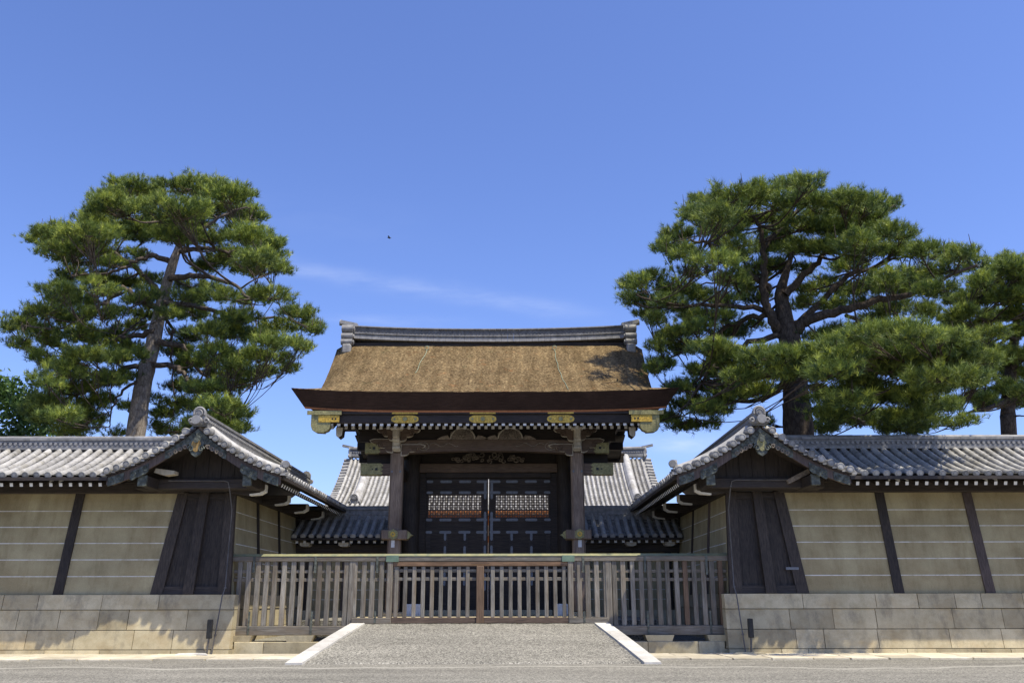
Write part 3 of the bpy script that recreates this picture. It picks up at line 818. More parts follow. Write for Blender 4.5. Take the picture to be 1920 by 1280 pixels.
# ------------------------------------------------------------------ low walls joining the gate
def build_link_wall(s):
    rng = random.Random(40 + s)
    T = thing('link_wall', (s * 6.2, 38.5, 0), 'low tile roofed plaster wall behind the fence, on the left of the gate pillars' if s < 0 else
              'low tile roofed plaster wall behind the fence, on the right of the gate pillars', 'wall')
    pr_ = sweep_profile(.98, 1.62, .3); RZ2 = 5.10
    b = MB(s); b.hexa([(4.0, 37.85, .9), (8.4, 37.85, .9), (8.4, 39.1, .9), (4.0, 39.1, .9), (4.0, 38.0, 3.6), (8.4, 38.0, 3.6), (8.4, 39.0, 3.6), (4.0, 39.0, 3.6)], 0)
    for k in range(1, 6):
        z = 1.25 + 2.3 * k / 6; y = 37.85 + .15 * (z - .9) / 2.7
        b.box(4.0, 8.4, y - .006, y + .05, z, z + .028, 1)
    b.build('plaster_panel', [M['plaster'], M['line']], T)
    b = MB(s); x = 3.9
    while x < 8.4:
        w = rng.uniform(.8, 1.5); b.box(x, min(8.4, x + w) - .012, 37.7 + rng.uniform(-.01, .01), 39.2, .3, 1.22, 0, rng.random()); x += w
    b.build('stone_base', M['stone'], T)
    for x in (4.15, 5.95, 7.55):
        b = MB(s); b.cbox(x - .11, x + .11, 37.76, 38.1, 1.22, 3.6, .012, 0, rng.random()); b.build('post', M['dark_wood_z'] if x != 5.95 or s > 0 else M['brown_post'], T)
    b = MB(s); b.cbox(3.95, 8.4, 37.72, 38.2, 3.52, 3.86, .02); b.build('head_beam', M['dark_wood_x'], T)
    b = MB(s); tr = random.Random(3 + s); rows = []; x = .12
    while x < 4.5: rows.append((x, .1, 1.62, True)); x += .345
    P1 = tile_slope(b, (4.0, 38.5, RZ2), (1, 0, 0), (0, -1, 0), pr_, rows, .102, trng=tr)
    P2 = tile_slope(b, (4.0, 38.5, RZ2), (1, 0, 0), (0, 1, 0), pr_, rows, .102, trng=tr)
    roof = b.build('roof', M['tile'], T)
    b = MB(s); under_slope(b, P1, -.05, 4.4, .05, 1.64, .08, .05); under_slope(b, P2, -.05, 4.4, .05, 1.64, .08, .05)
    b.build('eave_board', M['dark_wood_x'], roof)
    b = MB(s); ridge_stack(b, (4.02, 38.5, RZ2 - .22), (8.9, 38.5, RZ2 - .22), .36, .55, .10, 6, tr); b.build('ridge', M['ridge'], roof)
    b = MB(s)      # rounded end of the ridge against the pillar
    b.tube([P1(-.08, d, .10 + .05 * math.sin(d * 6)) for d in [.05 + .145 * i for i in range(12)]], [.15] * 10 + [.18, .2], 12, 0, True, True, .75)
    b.disc(P1(-.08, 1.66, -.1), (0, -1, -.2), .17, .06, 14, 0, .8)
    b.build('verge_tile', M['ridge'], roof)
    zz = lambda d: RZ2 + pr_(d) - .27
    r = MB(s); r.beam((4.0, 38.5 - .5, zz(.5) - .04), (4.0, 38.5 - 1.44, zz(1.44)), .09, .10, 0)
    r.box(3.945, 4.055, 38.5 - 1.455, 38.5 - 1.441, zz(1.44) - .06, zz(1.44) + .052, 1)
    f = r.build('rafter', [M['dark_wood_x'], M['white']], T)
    for k in range(1, 14): clone(f, T, (s * .32 * k, 0, 0))
    for x in (5.95, 7.55):
        b = MB(s); z = 3.78
        b.prism([(x - .20, 37.22, z + .02), (x - .20, 37.22, z + .13), (x + .20, 37.22, z + .13), (x + .20, 37.22, z + .02), (x + .12, 37.22, z - .03), (x - .12, 37.22, z - .03)], (0, .8, 0), 0)
        b.build('eave_bracket', M['pale_wood'], T)
for s in (-1, 1): build_link_wall(s)

# ------------------------------------------------------------------ the gate
G = thing('palace_gate', (0, 38.5, 0), 'great timber gate with thick bark thatched roof and gilded fittings behind the fence', 'gate')
YF, YM, YB = 36.0, 38.5, 41.0
FLOOR = 1.0
PX = 3.68
rng = random.Random(77)
# roof -------------------------------------------------------------
EZ, RTOP, EY = 9.28, 12.95, 5.55
def top_z(x, t):
    """t: -1 front eave .. 0 ridge .. 1 back eave; concave slope, rounded down at the verges"""
    q = 1 - abs(t); h = (RTOP - EZ) * (0.80 * q + 0.20 * q * q)
    ax = abs(x)
    k = max(0.0, (ax - 6.3) / 1.2)
    drop = .42 * min(1, q / .15) * k ** 2
    lift = 0.16 * (ax / 7.5) ** 4 * (1 - q) ** 2
    return EZ + h - drop + lift
def half_w(t):      # the verge flares out at the eaves
    q = 1 - abs(t); return 6.52 + .42 * q + (.95 if t < 0 else .12) * math.exp(-q / .045)
b = MB()
xs = [-7.5 + .08 * i for i in range(20)]; xs = xs + [-5.9 + 11.8 * i / 34 for i in range(35)] + [-x for x in xs[::-1]]
ts = [-1, -.99, -.975, -.95, -.92, -.88, -.84] + [-.8 + 1.6 * i / 32 for i in range(33)] + [.84, .88, .92, .95, .975, .99, 1]
hr = random.Random(8)
top = [[(x * half_w(t) / 7.5, YM + EY * t, top_z(x, t) + hr.uniform(-.012, .012)) for x in xs] for t in ts]
b.strip(top, 0, True)
TH = .74
def under(x, t):     # underside of the thatch: inset, lower
    return (x * half_w(t) / 7.5 * (.97 - .04 * math.exp(-(1 - abs(t)) / .05)), YM + (EY - .34) * t, top_z(x, t) - TH * (0.62 + 0.38 * abs(t)))
bot = [[under(x, t) for x in xs] for t in ts]
b.strip([r[::-1] for r in bot], 2, True)
def edge(pt, pb, m, a=0.0, c=1.0):
    L = lambda p, q, k: tuple(u + (v - u) * k for u, v in zip(p, q))
    b.strip([[L(p, q, a), L(p, q, (a + c) / 2), L(p, q, c)] for p, q in zip(pt, pb)], m, False)
for k in (0, -1):
    edge(top[k], bot[k], 1, 0, .90); edge(top[k], bot[k], 3, .90, 1)
    edge([r[k] for r in top], [r[k] for r in bot], 1, 0, .90); edge([r[k] for r in top], [r[k] for r in bot], 3, .90, 1)
roof = b.build('roof', [M['thatch'], M['thatch_edge'], M['gate_dark'], M['orange']], G)
b = MB(); tr = random.Random(9)
b.box(-6.05, 6.05, YM - .46, YM + .46, 12.2, 12.735, 1)       # dark boards below the ridge
n = 44
cv = lambda x: .17 * (abs(x) / 6.2) ** 2.2
for i in range(n):
    x0, x1 = -6.1 + 12.2 * i / n, -6.1 + 12.2 * (i + 1) / n
    za, zb = cv(x0), cv(x1)
    for (hw, z0, z1, tn) in ((.60, 12.74, 12.80, 1.0), (.56, 12.805, 12.87, 1.0), (.48, 12.875, 13.00, .45), (.54, 13.005, 13.05, .9), (.42, 13.055, 13.33, .0), (.50, 13.335, 13.38, 1.0)):
        b.hexa([(x0 + .004, YM - hw, z0 + za), (x1 - .004, YM - hw, z0 + zb), (x1 - .004, YM + hw, z0 + zb), (x0 + .004, YM + hw, z0 + za), (x0 + .004, YM - hw, z1 + za), (x1 - .004, YM - hw, z1 + zb), (x1 - .004, YM + hw, z1 + zb), (x0 + .004, YM + hw, z1 + za)], 0, tn * tr.uniform(.85, 1.05))
    b.tube([(x0, YM, 13.40 + za), (x1, YM, 13.40 + zb)], .11, 10, 0, True, True, tr.uniform(.6, .9))
for i in range(74):          # interlocking arched tiles on the ridge face
    x = -6.0 + 12.0 * (i + .5) / 74
    for j in range(2):
        xx = x + (.04 if j else -.04); c = Vector((xx, YM - .42, 13.09 + .12 * j + cv(xx)))
        b.tube([c + Vector((math.cos(a) * .07, -.012, math.sin(a) * .065)) for a in [math.pi * k / 6 for k in range(7)]], .009, 5, 0, True, True, .6)
b.build('ridge', [M['ridge'], M['gate_dark']], roof)
for s in (-1, 1):
    b = MB(s); x = 6.1
    b.cbox(x, x + .16, YM - .5, YM + .5, 12.6, 13.55, .03, 0, .6)
    b.beam((x - .05, YM, 13.66), (x + .70, YM, 13.82), .40, .17, 0, tint=1)
    b.tube([(x + .68, YM, 13.82), (x + .76, YM, 13.83)], .14, 12, 0, True, True, .9)
    b.cbox(x + .10, x + .50, YM - .64, YM + .64, 13.08, 13.50, .06, 0, .7)
    b.cbox(x + .16, x + .52, YM - .62, YM + .62, 12.60, 13.06, .06, 0, .6)
    for (yy_, zz_, rr) in ((-.62, 13.34, .18), (-.66, 12.98, .15), (-.70, 12.70, .14)):
        b.tube([(x + .02, YM + yy_, zz_), (x + .52, YM + yy_, zz_)], rr, 12, 0, True, True, .75)
        b.disc((x + .0, YM + yy_, zz_), (-1, 0, 0), rr * .6, .05, 10, 0, .9)
        b.tube([(x + .02, YM - yy_, zz_), (x + .52, YM - yy_, zz_)], rr, 12, 0, True, True, .7)
    b.cbox(x + .04, x + .44, YM - .92, YM - .55, 12.14, 12.56, .05, 0, .9)
    b.build('ridge_end_tile', M['ridge'], roof)
# lightning cords lying on the thatch
def on_roof(x, t): return Vector((x, YM + EY * t, top_z(x, t) + .02))
b = MB(); b.tube([on_roof(-2.75 - .22 * i / 9 + .03 * math.sin(i), -.16 - .44 * i / 9) for i in range(10)], .014, 6); b.tube([on_roof(-2.75, -.16) + Vector((.09 * math.cos(a), 0, .09 * math.sin(a) + .08)) for a in [k * .6 for k in range(11)]], .016, 5); b.build('lightning_cord', M['cord'], roof)
b = MB(); b.tube([on_roof(2.92 + .30 * (i / 12) ** 2 + .02 * math.sin(i * 2), -.16 - .80 * i / 12) for i in range(13)], .014, 6); b.tube([on_roof(2.92, -.16) + Vector((.09 * math.cos(a), 0, .09 * math.sin(a) + .08)) for a in [k * .6 for k in range(11)]], .016, 5); b.build('lightning_cord', M['cord'], roof)
# soffit boards and eave beams -------------------------------------
ZK = 8.14      # underside of the eave beam
YK = YM - EY + .42
for sy in (-1, 1):
    b = MB(); yk = YM + sy * (YM - YK)
    b.cbox(-6.55, 6.55, min(yk, yk - sy * .2), max(yk, yk - sy * .2), ZK, ZK + .34, .015)
    b.cbox(-6.6, 6.6, min(yk + sy * .08, yk - sy * .2), max(yk + sy * .08, yk - sy * .2), ZK + .34, ZK + .44, .015)
    tsg = -1 + .34 / EY * 0
    cur = [under(-7.4 + 14.8 * i / 40, sy) for i in range(41)]
    b.strip([[(x * .985, y + sy * -.06, z + .01), (x * .96, y - sy * .16, ZK + .43)] for x, y, z in cur], 0, True)
    b.strip([[(x * .96, y - sy * .16, ZK + .43), (x * .93, y - sy * .9, ZK + .43)] for x, y, z in cur], 0, True)
    b.build('eave_beam', M['gate_dark'], G)
    b = MB()
    for (ya, za, yb, zb) in ((yk - sy * .05, ZK + .12, YM + sy * 2.1, 8.95), (YM + sy * 4.1, 8.40, YM, 10.10)):
        b.hexa([(-6.3, min(ya, yb), za if ya < yb else zb), (6.3, min(ya, yb), za if ya < yb else zb), (6.3, max(ya, yb), zb if ya < yb else za), (-6.3, max(ya, yb), zb if ya < yb else za),
                (-6.3, min(ya, yb), .05 + (za if ya < yb else zb)), (6.3, min(ya, yb), .05 + (za if ya < yb else zb)), (6.3, max(ya, yb), .05 + (zb if ya < yb else za)), (-6.3, max(ya, yb), .05 + (zb if ya < yb else za))])
    b.build('soffit_board', M['gate_dark_y'], G)
# two tiers of rafters with pale metal-shod ends
b = MB(); y0 = YK + .06
b.beam((-6.2, YM - 1.9, 8.95), (-6.2, y0, ZK - .02), .10, .12, 0)
b.box(-6.262, -6.138, y0 - .014, y0 - .002, ZK - .09, ZK + .05, 1)
f = b.build('flying_rafter', [M['gate_dark_y'], M['white']], G)
for k in range(1, 46): clone(f, G, (12.4 * k / 45, 0, 0))
b = MB(); y1 = YM - 4.28
b.beam((-6.06, YM - .3, 9.90), (-6.06, y1, 8.16), .11, .14, 0)
b.box(-6.12, -6.0, y1 - .016, y1 - .002, 8.07, 8.235, 1)
f = b.build('rafter', [M['gate_dark_y'], M['white']], G)
for k in range(1, 45): clone(f, G, (12.12 * k / 44, 0, 0))
# gilded plates on the eave beam
for x in (-3.10, -.10, 2.90):
    b = MB(); y = YK - .012
    o = []
    for i in range(24):
        a = 2 * math.pi * i / 24; o.append((x + .53 * (abs(math.cos(a)) ** .35) * (1 if math.cos(a) > 0 else -1) * (.93 + .07 * math.cos(4 * a)), y, ZK + .16 + .15 * (abs(math.sin(a)) ** .5) * (1 if math.sin(a) > 0 else -1)))
    b.prism(o, (0, .02, 0), 0)
    b.box(x - .50, x + .50, y - .07, y - .05, ZK + .35, ZK + .43, 0)
    b.disc((x, y - .002, ZK + .16), (0, -1, 0), .10, .02, 12, 1); b.tube([(x + .1 * math.cos(a), y - .02, ZK + .16 + .1 * math.sin(a)) for a in [k * .5236 for k in range(13)]], .014, 5, 0)
    for sx in (-1, 1): b.disc((x + sx * .40, y - .002, ZK + .16), (0, -1, 0), .06, .015, 4, 1)
    b.build('gilt_plate', [M['gold'], M['dull_gold']], G)
# bargeboards, the front ends gilded
for s in (-1, 1):
    b = MB(s); X = 6.26
    fr, lo = [], []
    for i in range(31):
        t = -.93 + 1.86 * i / 30; q = 1 - abs(t)
        z = under(6.4, t)[2] - .02; fr.append(Vector((X, YM + EY * t, z))); lo.append(Vector((X, YM + EY * t, z - .60 - .05 * abs(t))))
    th = Vector((.13, 0, 0))
    b.strip([[a, c] for a, c in zip(fr, lo)], 0, False); b.strip([[a + th, c + th] for a, c in zip(fr, lo)], 0, False)
    b.strip([[c, c + th] for c in lo], 0, False)
    for i in (0, -1): b.add([fr[i], lo[i], lo[i] + th, fr[i] + th], [(0, 1, 2, 3)])
    hb = b.build('bargeboard', M['gate_dark_y'], G)
    b = MB(s); ye = YM - EY * .93; X = 6.52
    o = [(X - .58, ZK + .36), (X + .14, ZK + .36), (X + .14, ZK - .12), (X + .08, ZK - .26), (X - .06, ZK - .34), (X - .36, ZK - .36), (X - .50, ZK - .30), (X - .58, ZK - .18)]
    b.prism([(x, ye - .10, z) for x, z in o], (0, .30, 0), 0)
    b.prism([(x, ye - .12, z) for x, z in ((X + .04, ZK + .36), (X + .16, ZK + .36), (X + .16, ZK - .12), (X + .10, ZK - .28), (X - .05, ZK - .365), (X - .36, ZK - .385), (X - .38, ZK - .32), (X - .08, ZK - .28), (X + .01, ZK - .20), (X + .04, ZK - .10))], (0, .34, 0), 0)
    b.box(X - .92, X - .12, ye - .13, ye - .10, ZK + .02, ZK + .28, 1); b.box(X - 1.0, X + .32, ye - .16, ye - .13, ZK + .30, ZK + .46, 0)
    for dx in (.78, .66): b.disc((X - dx, ye - .128, ZK + .15), (0, -1, 0), .045, .012, 4, 2)
    b.build('gilt_end', [M['dull_gold'], M['gold'], M['black']], hb)
    # purlin end hanging below the eave corner
    b = MB(s); xx = 5.72
    b.prism([(xx - .13, YK + .65, 8.10), (xx + .15, YK + .65, 8.10), (xx + .13, YK + .65, 7.78), (xx + .03, YK + .65, 7.70), (xx - .10, YK + .65, 7.80)], (0, .5, 0), 0, rim=1)
    b.build('purlin_end', [M['pale_wood'], M['gate_dark']], G)
    # gable wall inside the roof
    b = MB(s)
    pts = [(5.3, YM - 4.2, 8.3), (5.3, YM + 4.2, 8.3), (5.3, YM + 2, 9.6), (5.3, YM, 11.3), (5.3, YM - 2, 9.6)]
    b.prism(pts, (.1, 0, 0), 0); b.build('gable_wall', M['gate_dark_y'], G)
    b = MB(s)
    for y in (YF, YM, YB):
        z = 8.35 if y != YM else 10.0
        b = MB(s); b.cbox(3.3, 6.22, y - .15, y + .15, z - .02, z + .34, .02); b.build('purlin', M['gate_dark'], G)
# pillars ----------------------------------------------------------
for s in (-1, 1):
    for y in (YF, YB):
        b = MB(s)
        b.cbox(PX - .26, PX + .26, y - .26, y + .26, FLOOR + .16, 7.42, .07, 0, .55)
        pl = b.build('pillar', M['pillar_wood'], G)
        b = MB(s); b.cbox(PX - .45, PX + .45, y - .45, y + .45, FLOOR - .05, FLOOR + .17, .05, 0, .5); b.build('pillar_base', M['stone'], pl)
        b = MB(s)
        b.cbox(PX - .52, PX + .50, y - .36, y + .36, 3.92, 4.30, .03, 0, .55)
        b.build('sleeve_beam', M['pillar_wood'], pl)
        if y == YF:
            b = MB(s); c = Vector((PX + .02, y - .365, 4.12))
            o = [c + Vector((.21 * math.cos(a), 0, .21 * math.sin(a))) for a in [math.pi / 6 + math.pi / 3 * k for k in range(6)]]
            b.prism(o, (0, -.03, 0), 0); b.disc(c + Vector((0, -.03, 0)), (0, -1, 0), .10, .025, 12, 1); b.disc(c + Vector((0, -.055, 0)), (0, -1, 0), .04, .02, 8, 0)
            b.build('hexagonal_fitting', [M['dull_gold'], M['gold']], pl)
            b = MB(s); xx = PX - .52
            b.prism([(xx, y - .15, 3.95), (xx - .09, y - .12, 4.0), (xx - .11, y - .1, 4.06), (xx - .22, y - .1, 4.11), (xx - .11, y - .1, 4.16), (xx - .09, y - .12, 4.22), (xx, y - .15, 4.27)], (0, .3, 0), 0)
            b.build('beam_cap', M['dull_gold'], pl)
            b = MB(s); b.box(PX - .04, PX + .10, y - .275, y - .262, 3.62, 3.90); b.build('notice', M['white'], pl, 'small white plate on the pillar')
            for sx in (-1, 1):
                b = MB(s); b.disc((PX + sx * .17, y - .262, 6.62), (0, -1, 0), .05, .02, 6, 0); b.build('nail_cover', M['iron'], pl)
    b = MB(s)
    b.tube([(3.32, YM, FLOOR), (3.32, YM, 8.6)], .40, 20, 0, True)
    b.build('main_pillar', M['dark_wood_z'], G)
    b = MB(s); b.box(3.05, 4.05, YM + .05, YM + .17, FLOOR, 7.3); b.box(2.70, 3.05, YM - .15, YM + .2, FLOOR, 6.9); b.build('side_panel', M['gate_dark'], G)
    # beams running fore and aft
    b = MB(s); b.cbox(PX - .17, PX + .17, YF - .2, YB + .2, 6.55, 6.95, .02); b.cbox(PX - .15, PX + .15, YF, YB, 7.50, 7.90, .02); b.build('cross_beam', M['gate_dark_y'], G)
    # projecting tie beams with gilded ends
    for (z0, z1, xe, xg) in ((6.50, 6.96, 5.15, 4.32), (7.38, 7.80, 5.0, 4.45)):
        b = MB(s); b.cbox(PX, xe - .02, YF - .16, YF + .16, z0, z1, .015, 0)
        tb = b.build('tie_beam', M['gate_beam'], G)
        b = MB(s); b.cbox(xg, xe, YF - .172, YF + .172, z0 - .012, z1 + .012, .012, 0)
        b.box(xg + .1, xe, YF - .18, YF + .18, z0 + .035, z0 + .06, 0); b.box(xg + .1, xe, YF - .18, YF + .18, z1 - .06, z1 - .035, 0)
        for k in range(3): b.prism([(xg, YF - .173, z0 + (z1 - z0) * k / 3), (xg - .10, YF - .173, z0 + (z1 - z0) * (k + .5) / 3), (xg, YF - .173, z0 + (z1 - z0) * (k + 1) / 3)], (0, .02, 0), 0)
        b.disc((xg + .18, YF - .172, (z0 + z1) / 2), (0, -1, 0), .07, .012, 4, 1); b.disc((xg + .34, YF - .172, (z0 + z1) / 2), (0, -1, 0), .035, .012, 4, 1)
        b.build('gilt_end', [M['dull_gold'], M['black']], tb)
    b = MB(s); b.box(PX + .2, 5.0, YF + .5, YF + .58, 6.95, 7.9); b.build('side_board', M['gate_dark'], G)
# rainbow beam, lintels, carving -----------------------------------
b = MB()
up, lo = [], []
for i in range(33):
    x = -PX + .1 + (2 * PX - .2) * i / 32; k = abs(x) / PX
    up.append((x, 7.93 - .06 * k ** 4)); lo.append((x, 7.42 - .10 * k ** 3 + .05 * (1 - k * k)))
for y_, dy in ((YF - .20, .40),):
    b.prism([(x, y_, z) for x, z in up] + [(x, y_, z) for x, z in lo[::-1]], (0, dy, 0), 0)
rb = b.build('rainbow_beam', M['gate_beam'], G)
for s in (-1, 1):
    b = MB(s)
    sp = [(2.62 + .30 * math.cos(a) * (1 - a / 16), YF - .20, 7.64 + .20 * math.sin(a) * (1 - a / 16)) for a in [k * .5 for k in range(26)]]
    b.tube(sp, .025, 5, 0); b.tube([(2.35 - i * .09, YF - .2, 7.72 + .07 * math.sin(i * .9)) for i in range(14)], .02, 5, 0)
    b.build('scroll_carving', M['carving'], rb)
b = MB(); b.cbox(-3.0, 3.0, YM - .30, YM + .30, 6.93, 7.32, .03); b.build('lintel', M['gate_beam'], G)
b = MB(); b.box(-2.95, 2.95, YM - .05, YM + .08, 7.32, 8.9); b.build('upper_board', M['gate_dark'], G)
b = MB(); b.cbox(-2.72, 2.72, YM - .22, YM + .22, 6.70, 6.93, .02); b.build('door_head', M['gate_dark'], G)
b = MB()
cr = random.Random(4)
for i in range(46):
    x = cr.uniform(-1.6, 1.6); z = 7.40 + cr.uniform(0, .32) * (1 - (x / 1.9) ** 2)
    a0 = cr.uniform(0, 6); r0 = cr.uniform(.07, .15)
    b.tube([(x + r0 * math.cos(a0 + a) * (1 - a / 10), YM - .28 - .05 * cr.random(), z + r0 * .8 * math.sin(a0 + a) * (1 - a / 10)) for a in [k * .7 for k in range(9)]], .028, 5, 0, True, True, cr.random())
b.build('transom_carving', M['carving'], G)
for k in range(8):
    pass
# brackets on the front pillars
def scallop(pts, y, depth, edge=.035):
    """carved arm: dark face with a pale rim showing round it"""
    c = Vector((sum(p[0] for p in pts) / len(pts), 0, sum(p[1] for p in pts) / len(pts)))
    return ([(x, y, z) for x, z in pts], [(c.x + (x - c.x) * (1 + edge * 2.6), y + .03, c.z + (z - c.z) * (1 + edge * 4.4)) for x, z in pts])
def cloud(cx, cz, w, h, sgn, n=3):
    o = [(cx, cz + h * .5)]
    o += [(cx + sgn * w * k / 10, cz + h * .5) for k in range(1, 9)]
    for j in range(n):
        t0, t1 = j / n, (j + 1) / n
        for k in range(1, 7):
            a = math.pi * k / 6; t = t0 + (t1 - t0) * k / 6
            o.append((cx + sgn * (w * (1 - t) + .06 * math.sin(a)), cz + h * (.5 - t) - .05 * math.sin(a)))
    o.append((cx, cz - h * .5))
    return o
for s in (-1, 1):
    b = MB(s)
    for (w, z0, z1, y) in ((.17, 7.42, 7.62, .40), (.155, 7.62, 7.90, .55), (.135, 7.90, 8.42, .78)):
        b.cbox(PX - w, PX + w, YF - y, YF + .2, z0 + .01, z1, .05, 0, rng.uniform(.3, .8))
    b.tube([(PX - .15, YF - .46, 7.56), (PX + .15, YF - .46, 7.56)], .09, 12, 0); b.tube([(PX - .135, YF - .62, 7.86), (PX + .135, YF - .62, 7.86)], .09, 12, 0)
    b.cbox(PX - .24, PX + .24, YF - .82, YF - .3, 8.25, 8.36, .03, 0, .6)
    b.build('bracket_stack', M['pale_wood'], G)
    for (cx, cz, w, h, sg, n, y) in ((PX + .2, 7.68, .92, .52, 1, 3, YF - .26), (PX - .2, 7.50, .95, .42, -1, 3, YF - .30), (PX - .15, 8.10, .78, .50, -1, 3, YF - .45), (PX + .15, 8.12, .66, .46, 1, 3, YF - .45)):
        b = MB(s); fr, bk = scallop(cloud(cx, cz, w, h, sg, n), y, .1)
        b.prism(fr, (0, .12, 0), 0); b.prism(bk, (0, .16, 0), 1)
        b.tube([(cx + sg * w * .55 + .13 * math.cos(a) * (1 - a / 13), y - .01, cz + .02 + .13 * math.sin(a) * (1 - a / 13)) for a in [k * .6 for k in range(18)]], .017, 5, 0)
        b.build('bracket_arm', [M['gate_beam'], M['pale_wood']], G)
# frog-leg struts between beam and eave
for x in (-1.0, .95):
    b = MB()
    o = []
    for i in range(21):
        a = math.pi * i / 20; rr = 1 + .09 * math.cos(7 * a)
        o.append((x + .52 * math.cos(a) * rr, YF - .18, 7.94 + .50 * math.sin(a) ** .8 * rr if 0 < i < 20 else 7.94))
    b.prism(o, (0, .14, 0), 0)
    for sx in (-1, 1):
        b.prism([(x + sx * .50, YF - .2, 7.94), (x + sx * .62, YF - .2, 8.12), (x + sx * .82, YF - .2, 8.08), (x + sx * 1.02, YF - .2, 7.98), (x + sx * 1.06, YF - .2, 7.94)], (0, .12, 0), 0, .9)
    for i in range(12):
        a0 = cr.uniform(0, 6); cx_, cz_ = x + cr.uniform(-.34, .34), 8.02 + cr.uniform(0, .28); r0 = cr.uniform(.06, .13)
        b.tube([(cx_ + r0 * math.cos(a0 + a) * (1 - a / 9), YF - .2, cz_ + r0 * math.sin(a0 + a) * (1 - a / 9)) for a in [k * .6 for k in range(12)]], .022, 5, 0, True, True, cr.random())
    b.tube([(x + .50 * math.cos(math.pi * i / 14), YF - .19, 7.97 + .44 * math.sin(math.pi * i / 14)) for i in range(15)], .03, 5, 1)
    b.build('frog_leg_strut', [M['carving'], M['pale_wood']], G)
b = MB(); b.cbox(-5.4, 5.4, YF - .14, YF + .14, 8.44, 8.76, .02); b.build('wall_plate', M['gate_dark'], G)
b = MB(); b.box(-5.3, 5.3, YF + .05, YF + .12, 7.9, 8.5); b.build('frieze_board', M['gate_dark'], G)
# doors with lattice windows and iron straps ------------------------
def door(s):
    D0, D1, Z0, Z1 = .018, 2.70, FLOOR + .08, 6.72
    L0, L1, LZ0, LZ1 = .30, 2.60, 5.02, 5.98
    b = MB(s); y0, y1 = YM - .08, YM + .06
    b.box(D0, D1, y0, y1, Z0, LZ0); b.box(D0, D1, y0, y1, LZ1, Z1); b.box(D0, L0, y0, y1, LZ0, LZ1); b.box(L1, D1, y0, y1, LZ0, LZ1)
    dl = b.build('door_leaf', M['gate_dark'], G)
    b = MB(s)
    for z in (6.55, 6.08, 4.92, 4.40, 3.0): b.box(D0 + .02, D1 - .02, y0 - .03, y0, z - .09, z + .09)
    for x in (D0 + .14, .98, 1.82, D1 - .14): b.box(x - .09, x + .09, y0 - .028, y0, Z0, 4.38)
    b.build('door_frame', M['dark_wood_x'], dl)
    b = MB(s); nx, nz = 22, 9
    for i in range(nx + 1):
        x = L0 + (L1 - L0) * i / nx; b.box(x - .021, x + .021, YM - .03, YM, LZ0, LZ1)
    for j in range(nz + 1):
        z = LZ0 + (LZ1 - LZ0) * j / nz; b.box(L0, L1, YM - .012, YM + .018, z - .021, z + .021)
    for i in range(nx):
        for j in range(nz):
            if (i + j) % 2: 
                x, z = L0 + (L1 - L0) * (i + .5) / nx, LZ0 + (LZ1 - LZ0) * (j + .5) / nz
                b.box(x - .02, x + .02, YM - .02, YM, z - .02, z + .02)
    b.build('lattice', M['gate_beam'], dl)
    def pill(b, x0, x1, z, h):
        y = y0 - .034; n = 6
        o = [(x1 - h + h * math.cos(a), y, z + h * math.sin(a)) for a in [-math.pi / 2 + math.pi * k / n for k in range(n + 1)]] + [(x0 + h + h * math.cos(a), y, z + h * math.sin(a)) for a in [math.pi / 2 + math.pi * k / n for k in range(n + 1)]]
        b.prism(o, (0, .03, 0), 0, rng.random())
        for k in range(max(2, round((x1 - x0) / .16))): b.disc((x0 + (x1 - x0) * (k + .5) / max(2, round((x1 - x0) / .16)), y, z), (0, -1, 0), .025, .015, 6, 0, .9)
    for z in (6.55, 6.08, 4.92, 4.40, 2.5):
        for x0, x1 in ((.05, .52), (.76, 1.28), (1.58, 2.10), (2.40, 2.68)):
            b = MB(s); pill(b, x0, x1, z, .055); b.build('iron_strap', M['iron'], dl)
    for (x, z0, z1, w) in ((.14, 5.80, 6.60, .055), (.14, 4.05, 5.26, .055), (.14, 3.3, 3.85, .05), (1.0, 4.05, 4.42, .05), (1.84, 4.05, 4.42, .05), (1.0, 3.3, 3.82, .05), (1.84, 3.3, 3.82, .05), (1.0, 2.2, 2.75, .05), (1.84, 2.2, 2.75, .05), (.14, 2.0, 2.7, .05)):
        y = y0 - .037; b = MB(s)
        b.prism([(x - w, y, z0 + w), (x - w * .5, y, z0), (x + w * .5, y, z0), (x + w, y, z0 + w), (x + w, y, z1 - w), (x + w * .5, y, z1), (x - w * .5, y, z1), (x - w, y, z1 - w)], (0, .03, 0), 0, rng.random())
        b.build('iron_strap', M['iron'], dl)
for s in (-1, 1): door(s)
b = MB(); b.cbox(-4.9, 4.9, YF - 1.0, YB + 1.0, .9, FLOOR + .01, .03); b.cbox(-2.7, 2.7, YM - .25, YM + .25, FLOOR, FLOOR + .22, .02); b.build('stone_floor', M['stone'], G)

# ------------------------------------------------------------------ inner hall far beyond the gate
Hh = thing('inner_hall', (0, 62, 0), 'distant hall with big sunlit grey tile roof and vermilion frame, seen behind the gate', 'building')
b = MB(); tr = random.Random(15); pr_ = sweep_profile(4.3, 6.8, .42); rows = []; x = -10.3
while x <= 10.31: rows.append((x, .1, 6.8, True)); x += .305
P1 = tile_slope(b, (0, 62, 11.25), (1, 0, 0), (0, -1, 0), pr_, rows, .098, .45, trng=tr)
P2 = tile_slope(b, (0, 62, 11.25), (1, 0, 0), (0, 1, 0), pr_, rows[::2], .10, .45, trng=tr)
for s in (-1, 1):
    for i in range(22):
        d = .2 + 6.5 * i / 21; c = P1(s * 10.35, d, .02)
        b.tube([c, c + Vector((s * .45, 0, -.04))], .12, 10, 0, True, True, tr.uniform(.4, .8))
for s in (-1, 1): under_slope(b, P1, 9.95 * s, 10.7 * s, .05, 6.8, .10, .05)
hr_ = b.build('roof', M['tile'], Hh)
